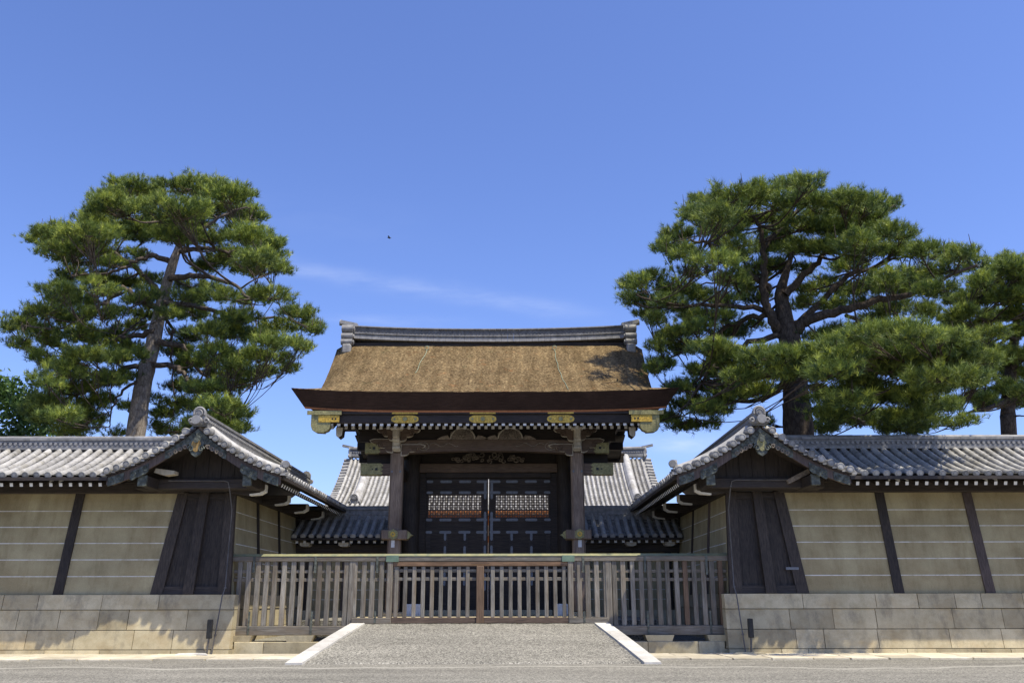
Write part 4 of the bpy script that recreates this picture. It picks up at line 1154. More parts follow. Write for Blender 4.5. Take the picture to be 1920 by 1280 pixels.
b = MB(); under_slope(b, P1, -9.9, 9.9, .05, 6.85, .12, .06); under_slope(b, P2, -9.9, 9.9, .05, 6.85, .12, .06); b.build('eave_board', M['vermilion'], hr_)
b = MB(); ridge_stack(b, (-10.4, 62, 11.2), (10.4, 62, 11.2), .5, .62, .13, 6, tr, .12); b.build('ridge', M['ridge'], hr_)
for s in (-1, 1):
    b = MB(s); demon_tile(b, (10.45, 62, 11.2), (1, 0, 0), .7, .85); b.beam((10.2, 62, 11.98), (11.0, 62, 12.15), .25, .16, 0, tint=.8); b.build('ridge_end_tile', M['ridge'], hr_)
    b = MB(s); b.tube([P1(9.0, d, .22) for d in [.2 + 5.3 * i / 14 for i in range(15)]], .24, 12, 0, True, True, .95)
    b.tube([P1(9.0, d, .02) for d in [.2 + 5.3 * i / 14 for i in range(15)]], .34, 8, 0, True, True, .8); b.build('descending_ridge', M['tile'], hr_)
    b = MB(s); demon_tile(b, P1(9.0, 5.65, .0), (0, -1, 0), .62, .70); b.build('descending_ridge_end', M['ridge'], hr_)
for k in range(8):
    x = -9.1 + 18.2 * k / 7
    b = MB(); b.tube([(x, 58.2, .5), (x, 58.2, 6.9)], .3, 14); b.build('column', M['vermilion'], Hh)
b = MB(); b.cbox(-9.5, 9.5, 57.95, 58.45, 6.3, 6.9, .03); b.cbox(-9.5, 9.5, 58.0, 58.4, 5.2, 5.6, .03); b.build('beam', M['vermilion'], Hh)
b = MB(); b.box(-9.4, 9.4, 61.8, 62.2, .5, 7.5); b.build('plaster_wall', M['white'], Hh)
b = MB(); b.cbox(-11, 11, 55.5, 68, 0, .55, .05); b.build('stone_platform', M['stone'], Hh)
b = MB(); b.beam((-10.2, 60.2, 8.2), (-10.2, 56.1, 6.80), .12, .14, 0); f = b.build('rafter', M['vermilion'], Hh)
for k in range(1, 52): clone(f, Hh, (.4 * k, 0, 0))

# ------------------------------------------------------------------ timber fence across the forecourt
F = thing('timber_fence', (0, 29.2, 0), 'weathered grey slatted timber fence with capped top rail standing before the gate', 'fence')
FY = 29.2
rng = random.Random(31)
for (x0, x1) in ((-7.98, -2.92), (-2.92, 2.92), (2.92, 7.98)):
    b = MB(); zc = 2.84
    b.cbox(x0, x1, FY - .13, FY + .13, zc - .03, zc + .13, .012, 0, rng.random())
    b.build('top_rail', M['grey_wood_x'], F)
b = MB()
b.prism([(-8.02, FY - .145, 2.972), (-8.02, FY, 3.05), (-8.02, FY + .145, 2.972)], (16.04, 0, 0), 0)
b.build('rail_cap', M['cap'], F)
for s in (-1, 1):
    b = MB(s); b.cbox(2.62, 3.02, FY - .16, FY + .16, 2.79, 2.99, .006); b.build('copper_plate', M['green'], F)
for s in (-1, 1):
    b = MB(s); b.cbox(3.75, 7.88, FY - .14, FY + .14, .56, .84, .015, 0, .4); b.build('bottom_rail', M['grey_wood_x'], F)
    b = MB(s); b.cbox(2.82, 4.05, FY - .15, FY + .13, .905, 1.08, .012, 0, .3); b.build('bottom_rail', M['grey_wood_x'], F)
    for z in (2.50, 2.24):
        b = MB(s); b.cbox(2.9, 7.9, FY - .035, FY + .04, z - .05, z + .05, .008, 0, .35); b.build('inner_rail', M['grey_wood_x'], F)
    xs_, x = [], 3.16
    while x < 7.85: xs_.append(x); x += .2835
    for i, x in enumerate(xs_):
        b = MB(s); z0 = 1.08 if x < 4.05 else .84
        xo = rng.uniform(-.012, .012); b.cbox(x + xo - .074 + rng.uniform(-.008, .008), x + xo + .074 + rng.uniform(-.008, .008), FY - .09, FY + .05, z0, 2.82, .01, 0, rng.random())
        b.build('slat', M['grey_wood_z'] if not (s == 1 and i in (12, 16)) else M['new_wood_z'], F)
    b = MB(s); b.cbox(4.0, 4.2, FY - .11, FY + .11, .62, 2.82, .012, 0, .4); b.build('post', M['grey_wood_z'], F)
    b = MB(s); b.cbox(2.80, 2.97, FY - .14, FY + .12, .905, 2.82, .012, 0, .6); b.build('post', M['grey_wood_z'], F)
    for x in (3.30, 5.28, 7.25):        # copper straps
        b = MB(s); b.box(x - .035, x + .035, FY - .145, FY - .132, 2.46 if x < 7 or s < 0 else 2.38, 2.975); b.build('strap', M['copper'], F)
        b = MB(s); b.box(x - .03 + (.02 if x > 5 else 0), x + .03 + (.02 if x > 5 else 0), FY - .16, FY - .152, (.58 if x > 4 else .92), 1.28); b.build('strap', M['copper'], F)
    for x in (7.55, 5.62):
        b = MB(s); b.hexa([(x - .38, FY - .3, .375), (x + .38, FY - .3, .375), (x + .38, FY + .3, .375), (x - .38, FY + .3, .375), (x - .45, FY - .32, .56), (x + .45, FY - .32, .56), (x + .45, FY + .32, .56), (x - .45, FY + .32, .56)], 0, .5)
        b.build('stone_block', M['stone'], F)
# hinged middle section
b = MB(); b.cbox(-2.80, 2.80, FY - .12, FY + .06, 2.66, 2.80, .012); b.build('gate_head_rail', M['new_wood_x'], F)
b = MB(); b.cbox(-.12, .12, FY - .16, FY + .1, .915, 2.66, .015); b.box(-.30, .30, FY - .165, FY - .155, 2.72, 2.75, 0, .0); b.build('meeting_post', M['new_wood_z'], F)
for s in (-1, 1):
    b = MB(s); b.cbox(.12, 2.80, FY - .12, FY + .06, .915, 1.09, .012, 0, .3); b.build('gate_rail', M['gate_beam'], F)
    for z in (2.52, 2.26):
        b = MB(s); b.cbox(.12, 2.80, FY - .045, FY + .0, z - .05, z + .05, .008, 0, .3); b.build('inner_rail', M['grey_wood_x'], F)
    for i in range(9):
        x = .40 + 2.28 * i / 8
        b = MB(s); b.cbox(x - .062, x + .062, FY - .08, FY + .02, 1.09, 2.66, .01, 0, rng.random()); b.build('slat', M['grey_wood_z'] if i % 4 else M['grey_wood_z'], F)
# plinths the fence stands on
for s in (-1, 1):
    b = MB(s); x = 3.9; r_ = random.Random(60 + s)
    while x < 7.64:
        w = min(r_.uniform(1.0, 1.7), 7.64 - x)
        if 7.64 - x - w < .5: w = 7.64 - x
        b.cbox(x, x + w - .012, 28.86, 29.6, -.1, .372, .015, 0, r_.random()); x += w
    o = b.build('stone_plinth', M['stone'])
    tag(o, 'low granite plinth under the fence, between left corner stones and the ramp' if s < 0 else 'low granite plinth under the fence, between the ramp and right corner stones', 'plinth')
# kerbs of the ramp
for s in (-1, 1):
    b = MB(s); r_ = random.Random(70 + s); nseg = 4
    for i in range(nseg):
        rr = []
        for j in range(5):
            t = (i + (j / 4) * .995) / nseg; y = 24.45 + 4.5 * t; h = ramp_half(t); z = ramp_z(t) + .03
            w = .42
            rr.append([(h - .02, y, -.1), (h - .02, y, z), (h + w, y, z), (h + w, y, -.1)])
        b.strip(rr, 0, False, r_.random()); 
        for e in (0, -1): b.add(rr[e], [(0, 1, 2, 3)], 0)
    o = b.build('ramp_kerb', M['kerb'])
    tag(o, 'white granite kerb slanting up the left edge of the gravel ramp' if s < 0 else 'white granite kerb slanting up the right edge of the gravel ramp', 'kerb')
# black boxes on stakes at the wall corners, and the small covers beside them
for s, px_, x in ((-1, 397, -8.26), (1, 1398, 8.28)):
    T = thing('stake_box', (x, 28.3, 0), 'black box on a thin stake before the left wall corner' if s < 0 else 'black box on a thin stake before the right wall corner', 'utility post')
    b = MB(); b.tube([(x, 28.3, 0), (x + .03, 28.3, .55)], .03, 8); b.build('stake', M['pipe'], T)
    b = MB(); b.cbox(x - .075 + .03, x + .105, 28.22, 28.36, .50, 1.06, .015); b.box(x - .03, x + .08, 28.213, 28.222, .56, 1.0, 0); b.build('box', M['black'], T)
    b = MB(); xx = x - .28 if s < 0 else x - .18
    o = [(xx - .5 + i / 10, 27.75 + .25 * math.sin(math.pi * i / 10), .05) for i in range(11)]
    b.tube(o, [.02] + [.06] * 9 + [.02], 8)
    c = b.build('cable_cover', M['kerb'] if s < 0 else M['stone'])
    tag(c, 'curved stone cable cover on the paving by the left stake' if s < 0 else 'curved stone cable cover on the paving by the right stake', 'cover')
# white boxes standing inside the gate
for (x, lab) in ((-2.90, 'white box behind the fence, by the left gate pillar'), (3.02, 'white box behind the fence, by the right gate pillar')):
    b = MB(); b.cbox(x - .34, x + .34, 36.3, 36.6, 1.012, 1.47, .02); b.box(x - .28, x + .28, 36.288, 36.298, 1.08, 1.40, 0, .3)
    o = b.build('white_box', M['white']); tag(o, lab, 'box')

# ------------------------------------------------------------------ trees
def np_mesh(name, V, tri, mat, tint, parent):
    me = bpy.data.meshes.new(name); off = np.array(wloc(parent)); V = V - off
    me.vertices.add(len(V)); me.vertices.foreach_set('co', V.astype(np.float32).ravel())
    me.loops.add(tri.size); me.loops.foreach_set('vertex_index', tri.astype(np.int32).ravel())
    me.polygons.add(len(tri)); k = tri.shape[1]
    me.polygons.foreach_set('loop_start', np.arange(0, tri.size, k, dtype=np.int32))
    me.materials.append(mat)
    a = me.attributes.new('tint', 'FLOAT', 'POINT'); a.data.foreach_set('value', tint.astype(np.float32))
    me.update(calc_edges=True)
    o = bpy.data.objects.new(name, me); COL.objects.link(o); o.parent = parent
    return o
def unit(v): return v / np.maximum(1e-9, np.linalg.norm(v, axis=-1, keepdims=True))

def needle_tufts(nr, C, A, L, n=18, w=.0195):
    """C: tuft centres, A: shoot directions, L: needle length -> triangles"""
    N = len(C); A = unit(A)
    ref = np.where(np.abs(A[:, 2:3]) > .9, np.array([[1., 0, 0]]), np.array([[0, 0, 1.]]))
    X = unit(np.cross(A, ref)); Y = np.cross(A, X)
    th = nr.uniform(.25, 1.35, (N, n)); ph = nr.uniform(0, 2 * np.pi, (N, n))
    D = A[:, None] * np.cos(th)[..., None] + (X[:, None] * np.cos(ph)[..., None] + Y[:, None] * np.sin(ph)[..., None]) * np.sin(th)[..., None]
    D[..., 2] += .12; D = unit(D)
    B = C[:, None] + A[:, None] * (nr.uniform(-.4, .35, (N, n)) * L[:, None])[..., None]
    W = unit(np.cross(D, nr.normal(size=(N, n, 3)))) * w
    ln = (L[:, None] * nr.uniform(.75, 1.2, (N, n)))[..., None]
    V = np.stack([B - W * .5, B + W * .5, B + D * ln], 2).reshape(-1, 3)
    return V, np.arange(len(V)).reshape(-1, 3)

def polyline(pts, n):
    pts = [Vector(p) for p in pts]; out = []
    m = len(pts) - 1
    for i in range(n + 1):
        t = i / n * m; k = min(int(t), m - 1); f = t - k
        p0, p1, p2, p3 = pts[max(0, k - 1)], pts[k], pts[k + 1], pts[min(m, k + 2)]
        out.append(.5 * ((2 * p1) + (p2 - p0) * f + (2 * p0 - 5 * p1 + 4 * p2 - p3) * f * f + (3 * p1 - p0 - 3 * p2 + p3) * f ** 3))
    return out

def pine(label, org, Yc, trunk, limbs, pads, seed, needles, barkm, radius, dens=1.0, L0=.225, airy=1.0):
    """trunk/limbs/pads are read off the tree in units of 1/2.4615 px from org and set at the tree's own depth"""
    r_ = random.Random(seed); nr = np.random.default_rng(seed)
    S = 2.4615
    to = lambda x, y, Y: at(org[0] + x / S, org[1] + y / S, Y)
    pxm = (to(100, 500, Yc) - to(0, 500, Yc)).length / 100       # metres per unit
    base = to(trunk[0][0], trunk[0][1], Yc); 
    T = thing('pine_tree', (base.x, Yc, 0), label, 'tree')
    tb = MB(); pts = [to(x, y, Yc + d) for x, y, _, d in trunk]
    low = pts[0] + (pts[0] - pts[1]) * ((pts[0].z + .2) / max(.1, (pts[1].z - pts[0].z)))
    pl = polyline([low] + pts, 40); rr = [trunk[0][2] * 1.15] + [t[2] for t in trunk]
    rad = []
    for i in range(41):
        t = i / 40 * (len(rr) - 1); k = min(int(t), len(rr) - 2); rad.append((rr[k] + (rr[k + 1] - rr[k]) * (t - k)) * pxm * r_.uniform(.95, 1.05))
    tb.tube(pl, rad, 14, 0)
    tb.build('trunk', barkm, T)
    nodes = [(p, q) for p, q in zip(pl[12:], rad[12:])]
    lb = MB()
    for (lp, r0, de) in limbs:
        n = len(lp); P = [to(x, y, Yc + (trunk[0][3] if False else 0) + de * (i / (n - 1)) ** 1.1) for i, (x, y) in enumerate(lp)]
        q = polyline(P, 5 * (n - 1)); m = len(q)
        q = [v + Vector((r_.gauss(0, .04), r_.gauss(0, .06), r_.gauss(0, .04))) if 0 < i < m - 1 else v for i, v in enumerate(q)]
        rd = [max(.025, r0 * pxm * (1 - .8 * i / (m - 1))) for i in range(m)]
        lb.tube(q, rd, 9, 0)
        nodes += [(v, w) for v, w in zip(q[3:], rd[3:])]
    # pads of foliage, each a cloud of small clumps
    cen, ext, ys = [], [], []
    for pd in pads:
        x, y, rx, ry = pd[:4]
        dx = abs(x - trunk[len(trunk) // 2][0]) * pxm
        reach = math.sqrt(max(1.5, radius ** 2 - dx ** 2)) * .75
        d = pd[4] if len(pd) > 4 else r_.uniform(-reach, reach * .8)
        a, b_ = rx * pxm, ry * pxm * .92; y += 7
        ys.append(y); cen.append(to(x, y, Yc + d)); ext.append((a, max(a * .5, .65), b_ * .9))
        if r_.random() < .85:
            d2 = d + r_.choice((-1, 1)) * r_.uniform(1.3, 2.6)
            ys.append(y); cen.append(to(x + r_.uniform(-.4, .4) * rx, y + r_.uniform(-.3, .3) * ry, Yc + d2)); ext.append((a * .8, max(a * .5, .65), b_ * .75))
    allC, allA, allT = [], [], []
    for c, e, pe in zip(cen, ext, ys):
        # branch out to the pad
        best = min(nodes, key=lambda k: (k[0] - c).length + (1.5 if k[0].z > c.z + .6 else 0))
        p0 = best[0]; tip = c - Vector((0, 0, e[2] * .25)); mid = p0.lerp(tip, .5) + Vector((r_.gauss(0, .2), r_.gauss(0, .2), -.10 * (tip - p0).length + r_.gauss(0, .12)))
        br = polyline([p0, mid, tip], 8); r0 = min(best[1] * .7, .03 + .016 * (tip - p0).length)
        lb.tube(br, [max(.015, r0 * (1 - .7 * i / 8)) for i in range(9)], 6, 0)
        nodes_c = []
        nsub = max(8, int(56 * dens * (airy if pe > 560 else 1) * (e[0] * e[2]) / .55))
        v = nr.normal(size=(nsub, 3)); v = unit(v) * nr.uniform(.25, 1, (nsub, 1)) ** .6
        v[:, 2] = np.where(v[:, 2] < 0, v[:, 2] * .55, v[:, 2])
        sub = np.array(c) + v * np.array(e)
        for k in range(nsub):
            if k % 2 == 0:
                s_ = Vector(sub[k]); bp = br[r_.randint(4, 8)]; md = bp.lerp(s_, .5) + Vector((0, 0, -.08))
                lb.tube([bp, md, s_], [.022, .015, .008], 4, 0, True, False)
        nt = 9
        sig = np.array([.15, .15, .09])
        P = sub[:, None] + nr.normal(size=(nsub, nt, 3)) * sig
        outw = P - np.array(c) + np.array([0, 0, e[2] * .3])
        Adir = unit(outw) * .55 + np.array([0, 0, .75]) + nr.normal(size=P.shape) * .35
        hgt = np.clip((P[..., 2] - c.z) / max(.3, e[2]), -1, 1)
        t = np.clip(.42 + .20 * hgt + nr.normal(size=hgt.shape) * .23 + nr.normal(size=(nsub, 1)) * .10, 0, 1)  # paler towards pad top: sunlit tops put into the tint, plus random tone
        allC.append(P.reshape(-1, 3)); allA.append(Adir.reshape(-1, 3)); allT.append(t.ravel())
    C, A, Tn = np.concatenate(allC), np.concatenate(allA), np.concatenate(allT)
    n = 18
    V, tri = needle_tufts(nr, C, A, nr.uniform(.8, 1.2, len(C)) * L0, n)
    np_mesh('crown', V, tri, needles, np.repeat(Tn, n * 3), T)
    # upright candles on the highest clumps
    cd = lb
    for c, e in zip(cen, ext):
        if r_.random() < .5: continue
        for k in range(2):
            p = c + Vector((r_.uniform(-.8, .8) * e[0], r_.uniform(-.8, .8) * e[1], e[2] * r_.uniform(.8, 1.05)))
            cd.tube([p - Vector((0, 0, .2)), p + Vector((r_.gauss(0, .04), 0, r_.uniform(.25, .45)))], [.022, .008], 4, 0)
    lb.build('limb', M['bark_limb'] if barkm == M['bark'] else barkm, T)
    return T

L_trunk = [(625, 1265, 40, 0), (655, 1060, 37, 0), (700, 870, 33, .2), (738, 700, 28, .3), (768, 580, 24, .2), (800, 470, 20, 0), (825, 400, 16, 0), (862, 300, 14, .3), (885, 190, 7, .4)]
L_limbs = [
    ([(785, 465), (700, 440), (640, 455), (560, 500), (450, 520), (330, 530)], 14, -1.5), ([(785, 545), (900, 532), (1000, 545), (1090, 580), (1160, 640), (1270, 640)], 15, -2.0),
    ([(818, 415), (950, 405), (1080, 420), (1190, 420)], 13, -1.0), ([(735, 620), (690, 550), (600, 480), (480, 400), (330, 350)], 14, 2.5), ([(745, 690), (640, 640), (570, 590), (490, 650), (390, 720), (280, 770), (110, 760)], 15, -2.5),
    ([(715, 790), (620, 810), (540, 820), (450, 860), (300, 900)], 15, 2.0), ([(750, 655), (860, 665), (980, 690), (1100, 720), (1300, 730), (1420, 760)], 14, 1.5), ([(725, 845), (830, 850), (870, 900), (960, 1000), (1080, 1040)], 15, 2.0),
    ([(705, 940), (820, 960), (880, 1030), (1000, 1120), (1100, 1170)], 14, -1.5), ([(690, 950), (570, 960), (480, 1020), (350, 1080), (230, 1110)], 14, -1.0), ([(690, 1000), (560, 1060), (520, 1140), (500, 1230)], 8, -2.0),
    ([(840, 380), (960, 300), (1080, 230), (1160, 220)], 12, 1.0), ([(845, 360), (740, 280), (620, 210), (500, 180)], 12, -1.0), ([(600, 590), (470, 660), (540, 720), (530, 800)], 6, -2.5), ([(800, 780), (790, 850), (800, 1000), (800, 1180)], 8, 1.5)]
L_pads = [(560, 700, 80, 40, 2.5), (620, 760, 70, 36, 3), (580, 850, 80, 42, 2), (660, 870, 60, 36, 3), (450, 590, 90, 36), (170, 900, 60, 40), (330, 970, 110, 45), (160, 1140, 60, 40), (640, 430, 70, 24, 2), (700, 540, 60, 30, 3), (1000, 470, 90, 34, 2), (940, 490, 70, 26, 2.5), (1000, 760, 90, 45, 3), (900, 640, 90, 40, 3), (1050, 980, 100, 45, 2), (700, 1090, 60, 30, 3), (600, 1130, 60, 34, 2.5), (720, 1220, 50, 36, 3), (870, 1110, 100, 44, 2), (1020, 1220, 110, 40), (420, 820, 90, 40, 2), (300, 640, 90, 40, 2), (1130, 640, 70, 34, 2), (350, 460, 110, 36, 1.5), (650, 125, 190, 50), (900, 118, 190, 46), (1060, 150, 120, 50), (500, 160, 100, 40), (560, 210, 170, 50), (780, 220, 180, 55), (1000, 230, 170, 55), (1150, 250, 90, 65), (430, 265, 110, 45), (880, 290, 140, 40, 2), (700, 290, 140, 40, 2),
    (250, 330, 120, 50), (180, 360, 60, 35), (430, 340, 160, 50), (620, 325, 160, 45), (330, 400, 140, 45), (230, 425, 70, 35), (470, 415, 110, 35), (810, 345, 90, 35, -1.5), (1120, 330, 120, 50), (1220, 375, 80, 60), (1195, 450, 100, 45), (1060, 430, 100, 40), (1285, 490, 65, 38), (1150, 500, 90, 34), (940, 350, 100, 40), (1270, 420, 60, 40),
    (340, 520, 110, 42), (265, 590, 80, 42), (480, 540, 110, 42), (600, 560, 80, 40, 1.5), (380, 640, 100, 40), (220, 680, 75, 30), (540, 470, 90, 30), (640, 640, 80, 45, 1.5), (900, 575, 110, 45, 1.5), (990, 610, 95, 40), (890, 700, 105, 45, 1.5), (680, 700, 60, 35, 2),
    (95, 735, 80, 42), (40, 760, 45, 32), (190, 785, 70, 42), (95, 830, 45, 45), (300, 715, 110, 45), (170, 700, 60, 30),
    (1250, 620, 110, 42), (1370, 695, 100, 42), (1420, 760, 70, 42), (1090, 720, 105, 48, -2), (1050, 790, 105, 45, -2), (1280, 830, 105, 42), (1190, 890, 100, 42), (1350, 955, 45, 35), (1380, 850, 55, 50), (1100, 930, 100, 42), (1230, 960, 75, 32), (1160, 800, 70, 40), (1300, 900, 70, 40),
    (230, 830, 70, 42), (370, 790, 100, 45), (280, 930, 100, 45), (400, 895, 110, 50), (540, 900, 85, 52, -1.5), (220, 1010, 70, 38), (330, 1040, 120, 50), (480, 1005, 100, 45, -1), (250, 1105, 105, 45), (400, 1125, 110, 52), (220, 1185, 90, 45), (370, 1225, 125, 38), (480, 1095, 60, 36), (560, 985, 60, 36, 1.5), (300, 1250, 90, 25), (450, 700, 90, 40), (510, 800, 80, 40, 2),
    (800, 870, 100, 52, 1.8), (900, 930, 105, 48, 1.8), (1000, 880, 95, 45), (850, 1035, 95, 45, 1.8), (960, 1050, 105, 45), (1080, 1035, 95, 42), (1000, 1125, 120, 46), (1100, 1155, 60, 45), (770, 1150, 85, 45, 1.8), (810, 1240, 100, 36), (1110, 1225, 60, 36), (920, 1200, 120, 40), (870, 800, 90, 40, 1.8), (960, 780, 90, 40), (830, 960, 60, 40, 1.8), (540, 1250, 60, 25, 1.5), (790, 335, 90, 34, -2.5), (690, 610, 55, 26, -2.0), (790, 700, 60, 24, -2.2), (650, 900, 55, 22, -2.2), (860, 620, 70, 24, -1.5), (1180, 980, 90, 40), (1060, 1170, 90, 40), (1280, 760, 100, 40), (430, 1180, 100, 40), (280, 1160, 100, 40)]
pine('tall leaning pine with grey trunk and rounded crown, behind the left wall', (0, 300), 40, L_trunk, L_limbs, L_pads, 101, M['needles'], M['bark'], 8.0, .78, airy=.74)

R_trunk = [(880, 1275, 64, 0), (868, 1100, 58, 0), (858, 980, 54, 0), (845, 860, 50, 0), (820, 760, 42, .1), (805, 670, 34, .3), (800, 600, 26, .4), (830, 500, 14, .6), (860, 400, 8, .8)]
R_limbs = [
    ([(800, 800), (760, 750), (725, 650), (722, 500), (718, 380), (690, 290), (620, 230)], 26, -1.0), ([(865, 790), (930, 735), (1080, 700), (1250, 650), (1400, 620), (1530, 560), (1700, 490)], 26, -2.0),
    ([(860, 760), (1000, 640), (1130, 530), (1250, 490), (1400, 440)], 17, 1.0), ([(820, 620), (930, 510), (1010, 420), (1080, 350)], 20, -1.0), ([(745, 600), (640, 520), (520, 430), (420, 380), (330, 370)], 16, -1.5),
    ([(735, 690), (600, 680), (420, 668), (250, 665), (130, 620)], 14, -2.0), ([(740, 715), (620, 740), (480, 810), (380, 860), (250, 930)], 14, 1.5), ([(800, 815), (650, 845), (520, 910), (430, 1040), (320, 1180)], 15, -1.5),
    ([(720, 400), (820, 300), (900, 200), (930, 120)], 12, 1.0), ([(850, 960), (960, 930), (1100, 920), (1300, 900), (1600, 930)], 16, -5.0), ([(880, 1060), (1000, 1050), (1150, 1090), (1300, 1100), (1500, 1090)], 13, 2.0),
    ([(870, 1150), (1000, 1160), (1150, 1200), (1350, 1230), (1560, 1230)], 9, 1.5), ([(1020, 430), (1140, 350), (1260, 260), (1320, 210)], 12, 1.5), ([(650, 560), (560, 570), (460, 575), (330, 600)], 8, 1.5), ([(1100, 720), (1200, 750), (1320, 755), (1450, 800)], 10, 2.0)]
R_pads = [(1280, 800, 120, 42, -7.2), (1330, 850, 120, 42, -6.6), (1480, 860, 120, 42, -6.9), (1600, 860, 110, 42, -7.4), (1100, 850, 110, 40, -6.8), (1120, 480, 110, 40, 2.5), (1250, 560, 110, 40, 2.5), (1000, 560, 90, 34, 2.5), (1400, 560, 110, 44, 2.5), (680, 620, 80, 34, 3), (520, 640, 90, 34, 2), (760, 480, 80, 40, 3), (1100, 600, 90, 30, 3), (660, 540, 80, 34, 3), (420, 720, 100, 34, 2), (560, 790, 100, 34, 2.5), (650, 760, 80, 30, 3), (350, 780, 80, 30, 2), (760, 330, 90, 40, 3), (700, 400, 80, 36, 2.5), (1180, 660, 100, 28, 3), (1330, 680, 110, 34, 2.5), (1450, 700, 100, 38, 2), (520, 390, 90, 34, 2.5), (850, 105, 100, 42), (925, 105, 62, 38), (700, 135, 85, 42), (560, 160, 95, 36), (450, 180, 85, 42), (400, 240, 75, 38, .8), (600, 200, 110, 44), (780, 185, 110, 44), (920, 185, 110, 44), (1080, 175, 95, 40), (1210, 200, 75, 32), (1305, 215, 55, 36), (1240, 265, 65, 32), (500, 250, 100, 40), (1000, 240, 120, 40), (1140, 230, 100, 40),
    (480, 310, 120, 44), (350, 335, 95, 44, .8), (265, 395, 65, 34, .8), (355, 425, 95, 36, .8), (560, 330, 95, 38, -2), (900, 300, 100, 44, -2), (1030, 305, 120, 52, -2), (1150, 290, 85, 44), (1250, 335, 100, 44), (1370, 335, 52, 36), (900, 405, 110, 42, -1), (1060, 395, 120, 40, -2), (1200, 415, 120, 44), (1330, 415, 95, 36), (1440, 415, 65, 46), (800, 385, 80, 40, 1.5), (600, 395, 75, 30), (640, 270, 90, 40, 1.5), (780, 260, 80, 40, 1.5), (1140, 370, 100, 40),
    (480, 460, 105, 30), (580, 450, 75, 34, 1.5), (400, 510, 80, 26), (130, 570, 75, 40, .8), (230, 535, 75, 44, .8), (320, 585, 105, 40, .8), (120, 635, 68, 36, .8), (240, 655, 95, 36, .8), (400, 620, 85, 36), (180, 700, 65, 26, 1), (340, 680, 85, 26, 1), (230, 735, 50, 22, 1.2),
    (280, 795, 70, 34, 1.5), (235, 850, 45, 30, 2.0), (330, 860, 100, 30, 1.5), (250, 930, 65, 34, 2.2), (420, 770, 90, 30), (520, 720, 80, 24, 2), (470, 860, 90, 34), (220, 960, 40, 24, 2),
    (1530, 430, 85, 36), (1640, 445, 80, 42), (1695, 485, 50, 40), (1560, 500, 100, 36), (1440, 525, 110, 40), (1300, 540, 105, 42), (1350, 600, 110, 36, 2), (1500, 590, 105, 36), (1210, 590, 85, 26), (870, 500, 95, 36, 1.5), (690, 480, 55, 26, 2), (940, 590, 85, 30, 1.5), (560, 540, 85, 30), (620, 590, 75, 26, 2), (900, 660, 75, 26, 2), (1040, 655, 85, 30), (1240, 720, 90, 26),
    (720, 900, 105, 50, -5.5), (850, 900, 115, 48, -6), (1000, 895, 120, 46, -6), (1120, 920, 115, 46, -6.6), (1280, 885, 130, 44, -7.8), (1430, 900, 120, 44, -7.6), (1560, 910, 115, 44, -7.3), (1690, 920, 100, 44, -6.8), (1060, 795, 120, 38), (960, 810, 75, 34), (1200, 800, 105, 36, -7.2), (1400, 800, 120, 40, -7.6), (1500, 830, 85, 36, -7.4), (900, 980, 120, 42, -5.5), (1050, 980, 115, 42, -6.5), (750, 975, 105, 42, -2.5), (1500, 985, 140, 42, -7.0), (1620, 1000, 95, 42, -6.5), (1300, 960, 120, 40, -7.2),
    (560, 900, 115, 48), (470, 960, 95, 44, 0), (600, 980, 105, 44), (400, 1040, 95, 40, 0.5), (520, 1050, 105, 44), (640, 1055, 105, 38, -1), (300, 1045, 62, 30, 1.2), (380, 1115, 105, 38, 0.8), (480, 1145, 95, 42, 0), (300, 1180, 62, 26, 1.0), (350, 1225, 85, 26, 0.8), (440, 1215, 60, 32, 0.5), (560, 1100, 85, 36), (220, 1190, 40, 20, 1.2), (700, 1060, 70, 30, -2),
    (1000, 1080, 95, 44), (1120, 1100, 105, 44), (1250, 1080, 105, 44), (1380, 1090, 105, 44), (1020, 1170, 85, 50), (1150, 1185, 125, 44), (1280, 1185, 115, 50), (1420, 1180, 115, 50), (1540, 1120, 95, 50), (1600, 1205, 85, 36), (1000, 1230, 80, 36, 2), (1340, 1235, 140, 26), (1480, 1040, 100, 40, -5), (1160, 1020, 100, 40, -6), (720, 1200, 50, 40, 3)]
pine('broad spreading pine with dark forked trunk, behind the right wall beside the gate', (1140, 300), 34.8, R_trunk, R_limbs, R_pads, 202, M['needles_b'], M['bark_dark'], 8.0, .80)
E_trunk = [(1850, 1275, 32, 0), (1845, 1180, 30, 0), (1850, 1080, 28, 0), (1860, 960, 24, .3), (1880, 800, 18, .3), (1900, 640, 10, .3)]
E_limbs = [([(1850, 1110), (1720, 1150), (1620, 1180)], 14, -2.0), ([(1855, 1010), (1760, 1000), (1680, 1060)], 10, 1.5), ([(1880, 830), (1760, 760), (1660, 720)], 10, -1.5), ([(1890, 720), (1820, 600), (1760, 560)], 9, 1.0), ([(1860, 960), (1960, 900), (2080, 860)], 12, -1), ([(1845, 1190), (1900, 1185), (1960, 1180)], 6, -1)]
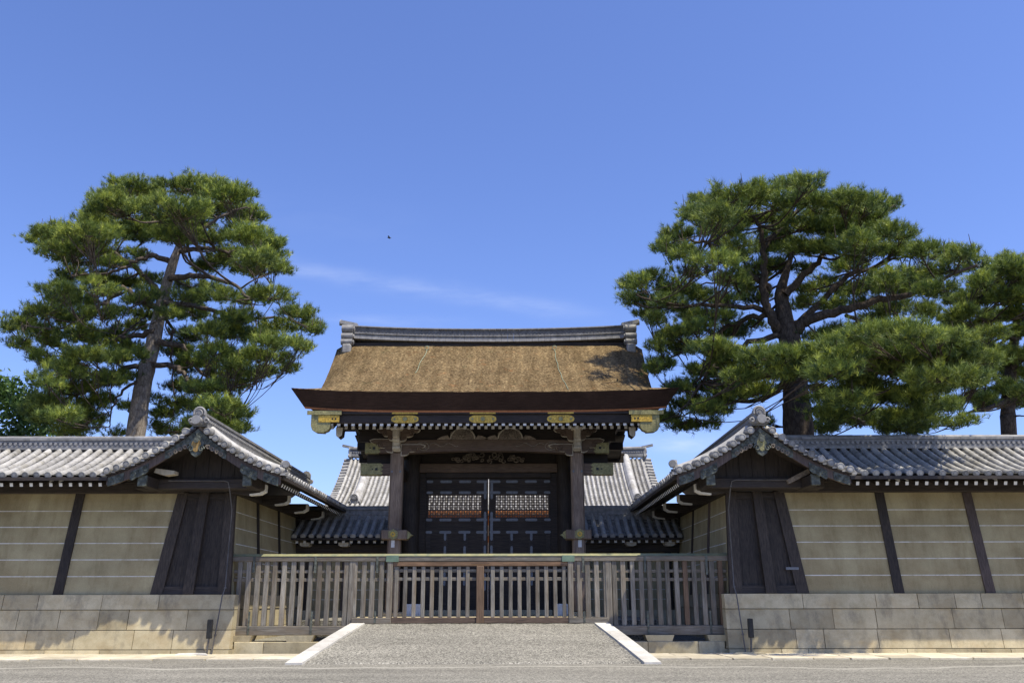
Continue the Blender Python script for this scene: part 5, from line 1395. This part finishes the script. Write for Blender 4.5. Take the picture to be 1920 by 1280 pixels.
E_pads = [(1805, 500, 80, 40), (1885, 525, 75, 55), (1750, 560, 70, 46), (1850, 620, 95, 55), (1720, 640, 85, 46), (1905, 700, 85, 55), (1780, 720, 95, 46), (1650, 700, 90, 36), (1875, 800, 85, 46), (1760, 800, 85, 36), (1800, 950, 105, 46), (1890, 975, 75, 55), (1700, 1010, 95, 46), (1850, 1055, 85, 44), (1700, 1095, 85, 36), (1780, 880, 90, 40), (1620, 640, 80, 36), (1640, 790, 80, 40), (1910, 900, 80, 46), (1700, 870, 90, 40), (1960, 560, 90, 50), (2010, 650, 90, 50), (2000, 760, 90, 50), (2050, 860, 90, 50), (1990, 980, 90, 50), (1780, 1120, 80, 30, 2), (1700, 760, 80, 40), (1650, 860, 85, 42), (1740, 950, 80, 40), (1600, 730, 80, 36), (1630, 1010, 80, 36), (1570, 780, 75, 34), (1720, 560, 60, 40), (1830, 460, 60, 35), (1940, 1060, 80, 36), (1910, 1120, 60, 25), (1920, 470, 70, 40)]
pine('partly hidden pine at the right edge, thin trunk showing above the wall roof', (1140, 300), 42, E_trunk, E_limbs, E_pads, 303, M['needles'], M['bark_dark'], 6.0, .85)

# broadleaf tree beyond the left wall
T = thing('broadleaf_tree', (-28.5, 48, 0), 'dark round leaved tree low beside the leaning pine at the left edge', 'tree')
r_ = random.Random(9); nr = np.random.default_rng(9)
tb = MB(); tb.tube(polyline([(-28.5, 48, -.2), (-28.3, 48, 4), (-28.6, 48.1, 8), (-28.3, 48, 11)], 20), [.34 - .012 * i for i in range(21)], 10, 0); tb.build('trunk', M['bark_dark'], T)
lb = MB(); Cs = []
for i in range(34):
    a = r_.uniform(0, 6.283); h = r_.uniform(-1, 1); rr = math.sqrt(max(0, 1 - h * h)) * r_.uniform(.5, 1)
    c = Vector((-28.5 + 4.0 * rr * math.cos(a), 48 + 3.8 * rr * math.sin(a), 9.6 + 3.2 * h))
    Cs.append(c); p0 = Vector((-28.4, 48, min(10.5, max(5, c.z - 1.5))))
    lb.tube([p0, p0.lerp(c, .5) + Vector((0, 0, .2)), c], [.09, .05, .02], 5, 0)
for (px_, py_) in ((20, 735), (55, 745), (75, 765), (30, 765), (60, 790), (85, 800), (10, 720)):
    Cs.append(at(px_ - 8, py_ + 4, 48 + r_.uniform(-2, 2)))
lb.build('limb', M['bark_dark'], T)
cc = np.array([tuple(c) for c in Cs]); n = 420
P = (cc[:, None] + nr.normal(size=(len(cc), n, 3)) * np.array([.60, .6, .38])).reshape(-1, 3)
N = len(P); d = unit(nr.normal(size=(N, 3)) + np.array([0, 0, .3])); w = unit(np.cross(d, nr.normal(size=(N, 3))))
ln = nr.uniform(.10, .17, (N, 1))
V = np.stack([P - d * ln, P + w * ln * .55, P + d * ln, P - w * ln * .55], 1).reshape(-1, 3)
np_mesh('crown', V, np.arange(len(V)).reshape(-1, 4), M['leaves'], np.repeat(np.clip(nr.normal(.45, .2, N), 0, 1), 4), T)

# ------------------------------------------------------------------ bird in the sky
c = at(730, 445.5, 70); b = MB()
b.tube([c + Vector((-.16, 0, .02)), c + Vector((-.05, 0, 0)), c + Vector((.10, 0, -.01)), c + Vector((.2, 0, -.02))], [.015, .045, .04, .01], 8, 0)
for sy in (-1, 1):
    b.prism([c + Vector((-.06, sy * .03, .02)), c + Vector((-.10, sy * .24, .05)), c + Vector((.02, sy * .36, .05)), c + Vector((.07, sy * .03, .02))], (0, 0, .012), 0)
tag(b.build('bird', M['black']), 'tiny dark bird flying in the open sky above the gate', 'bird')
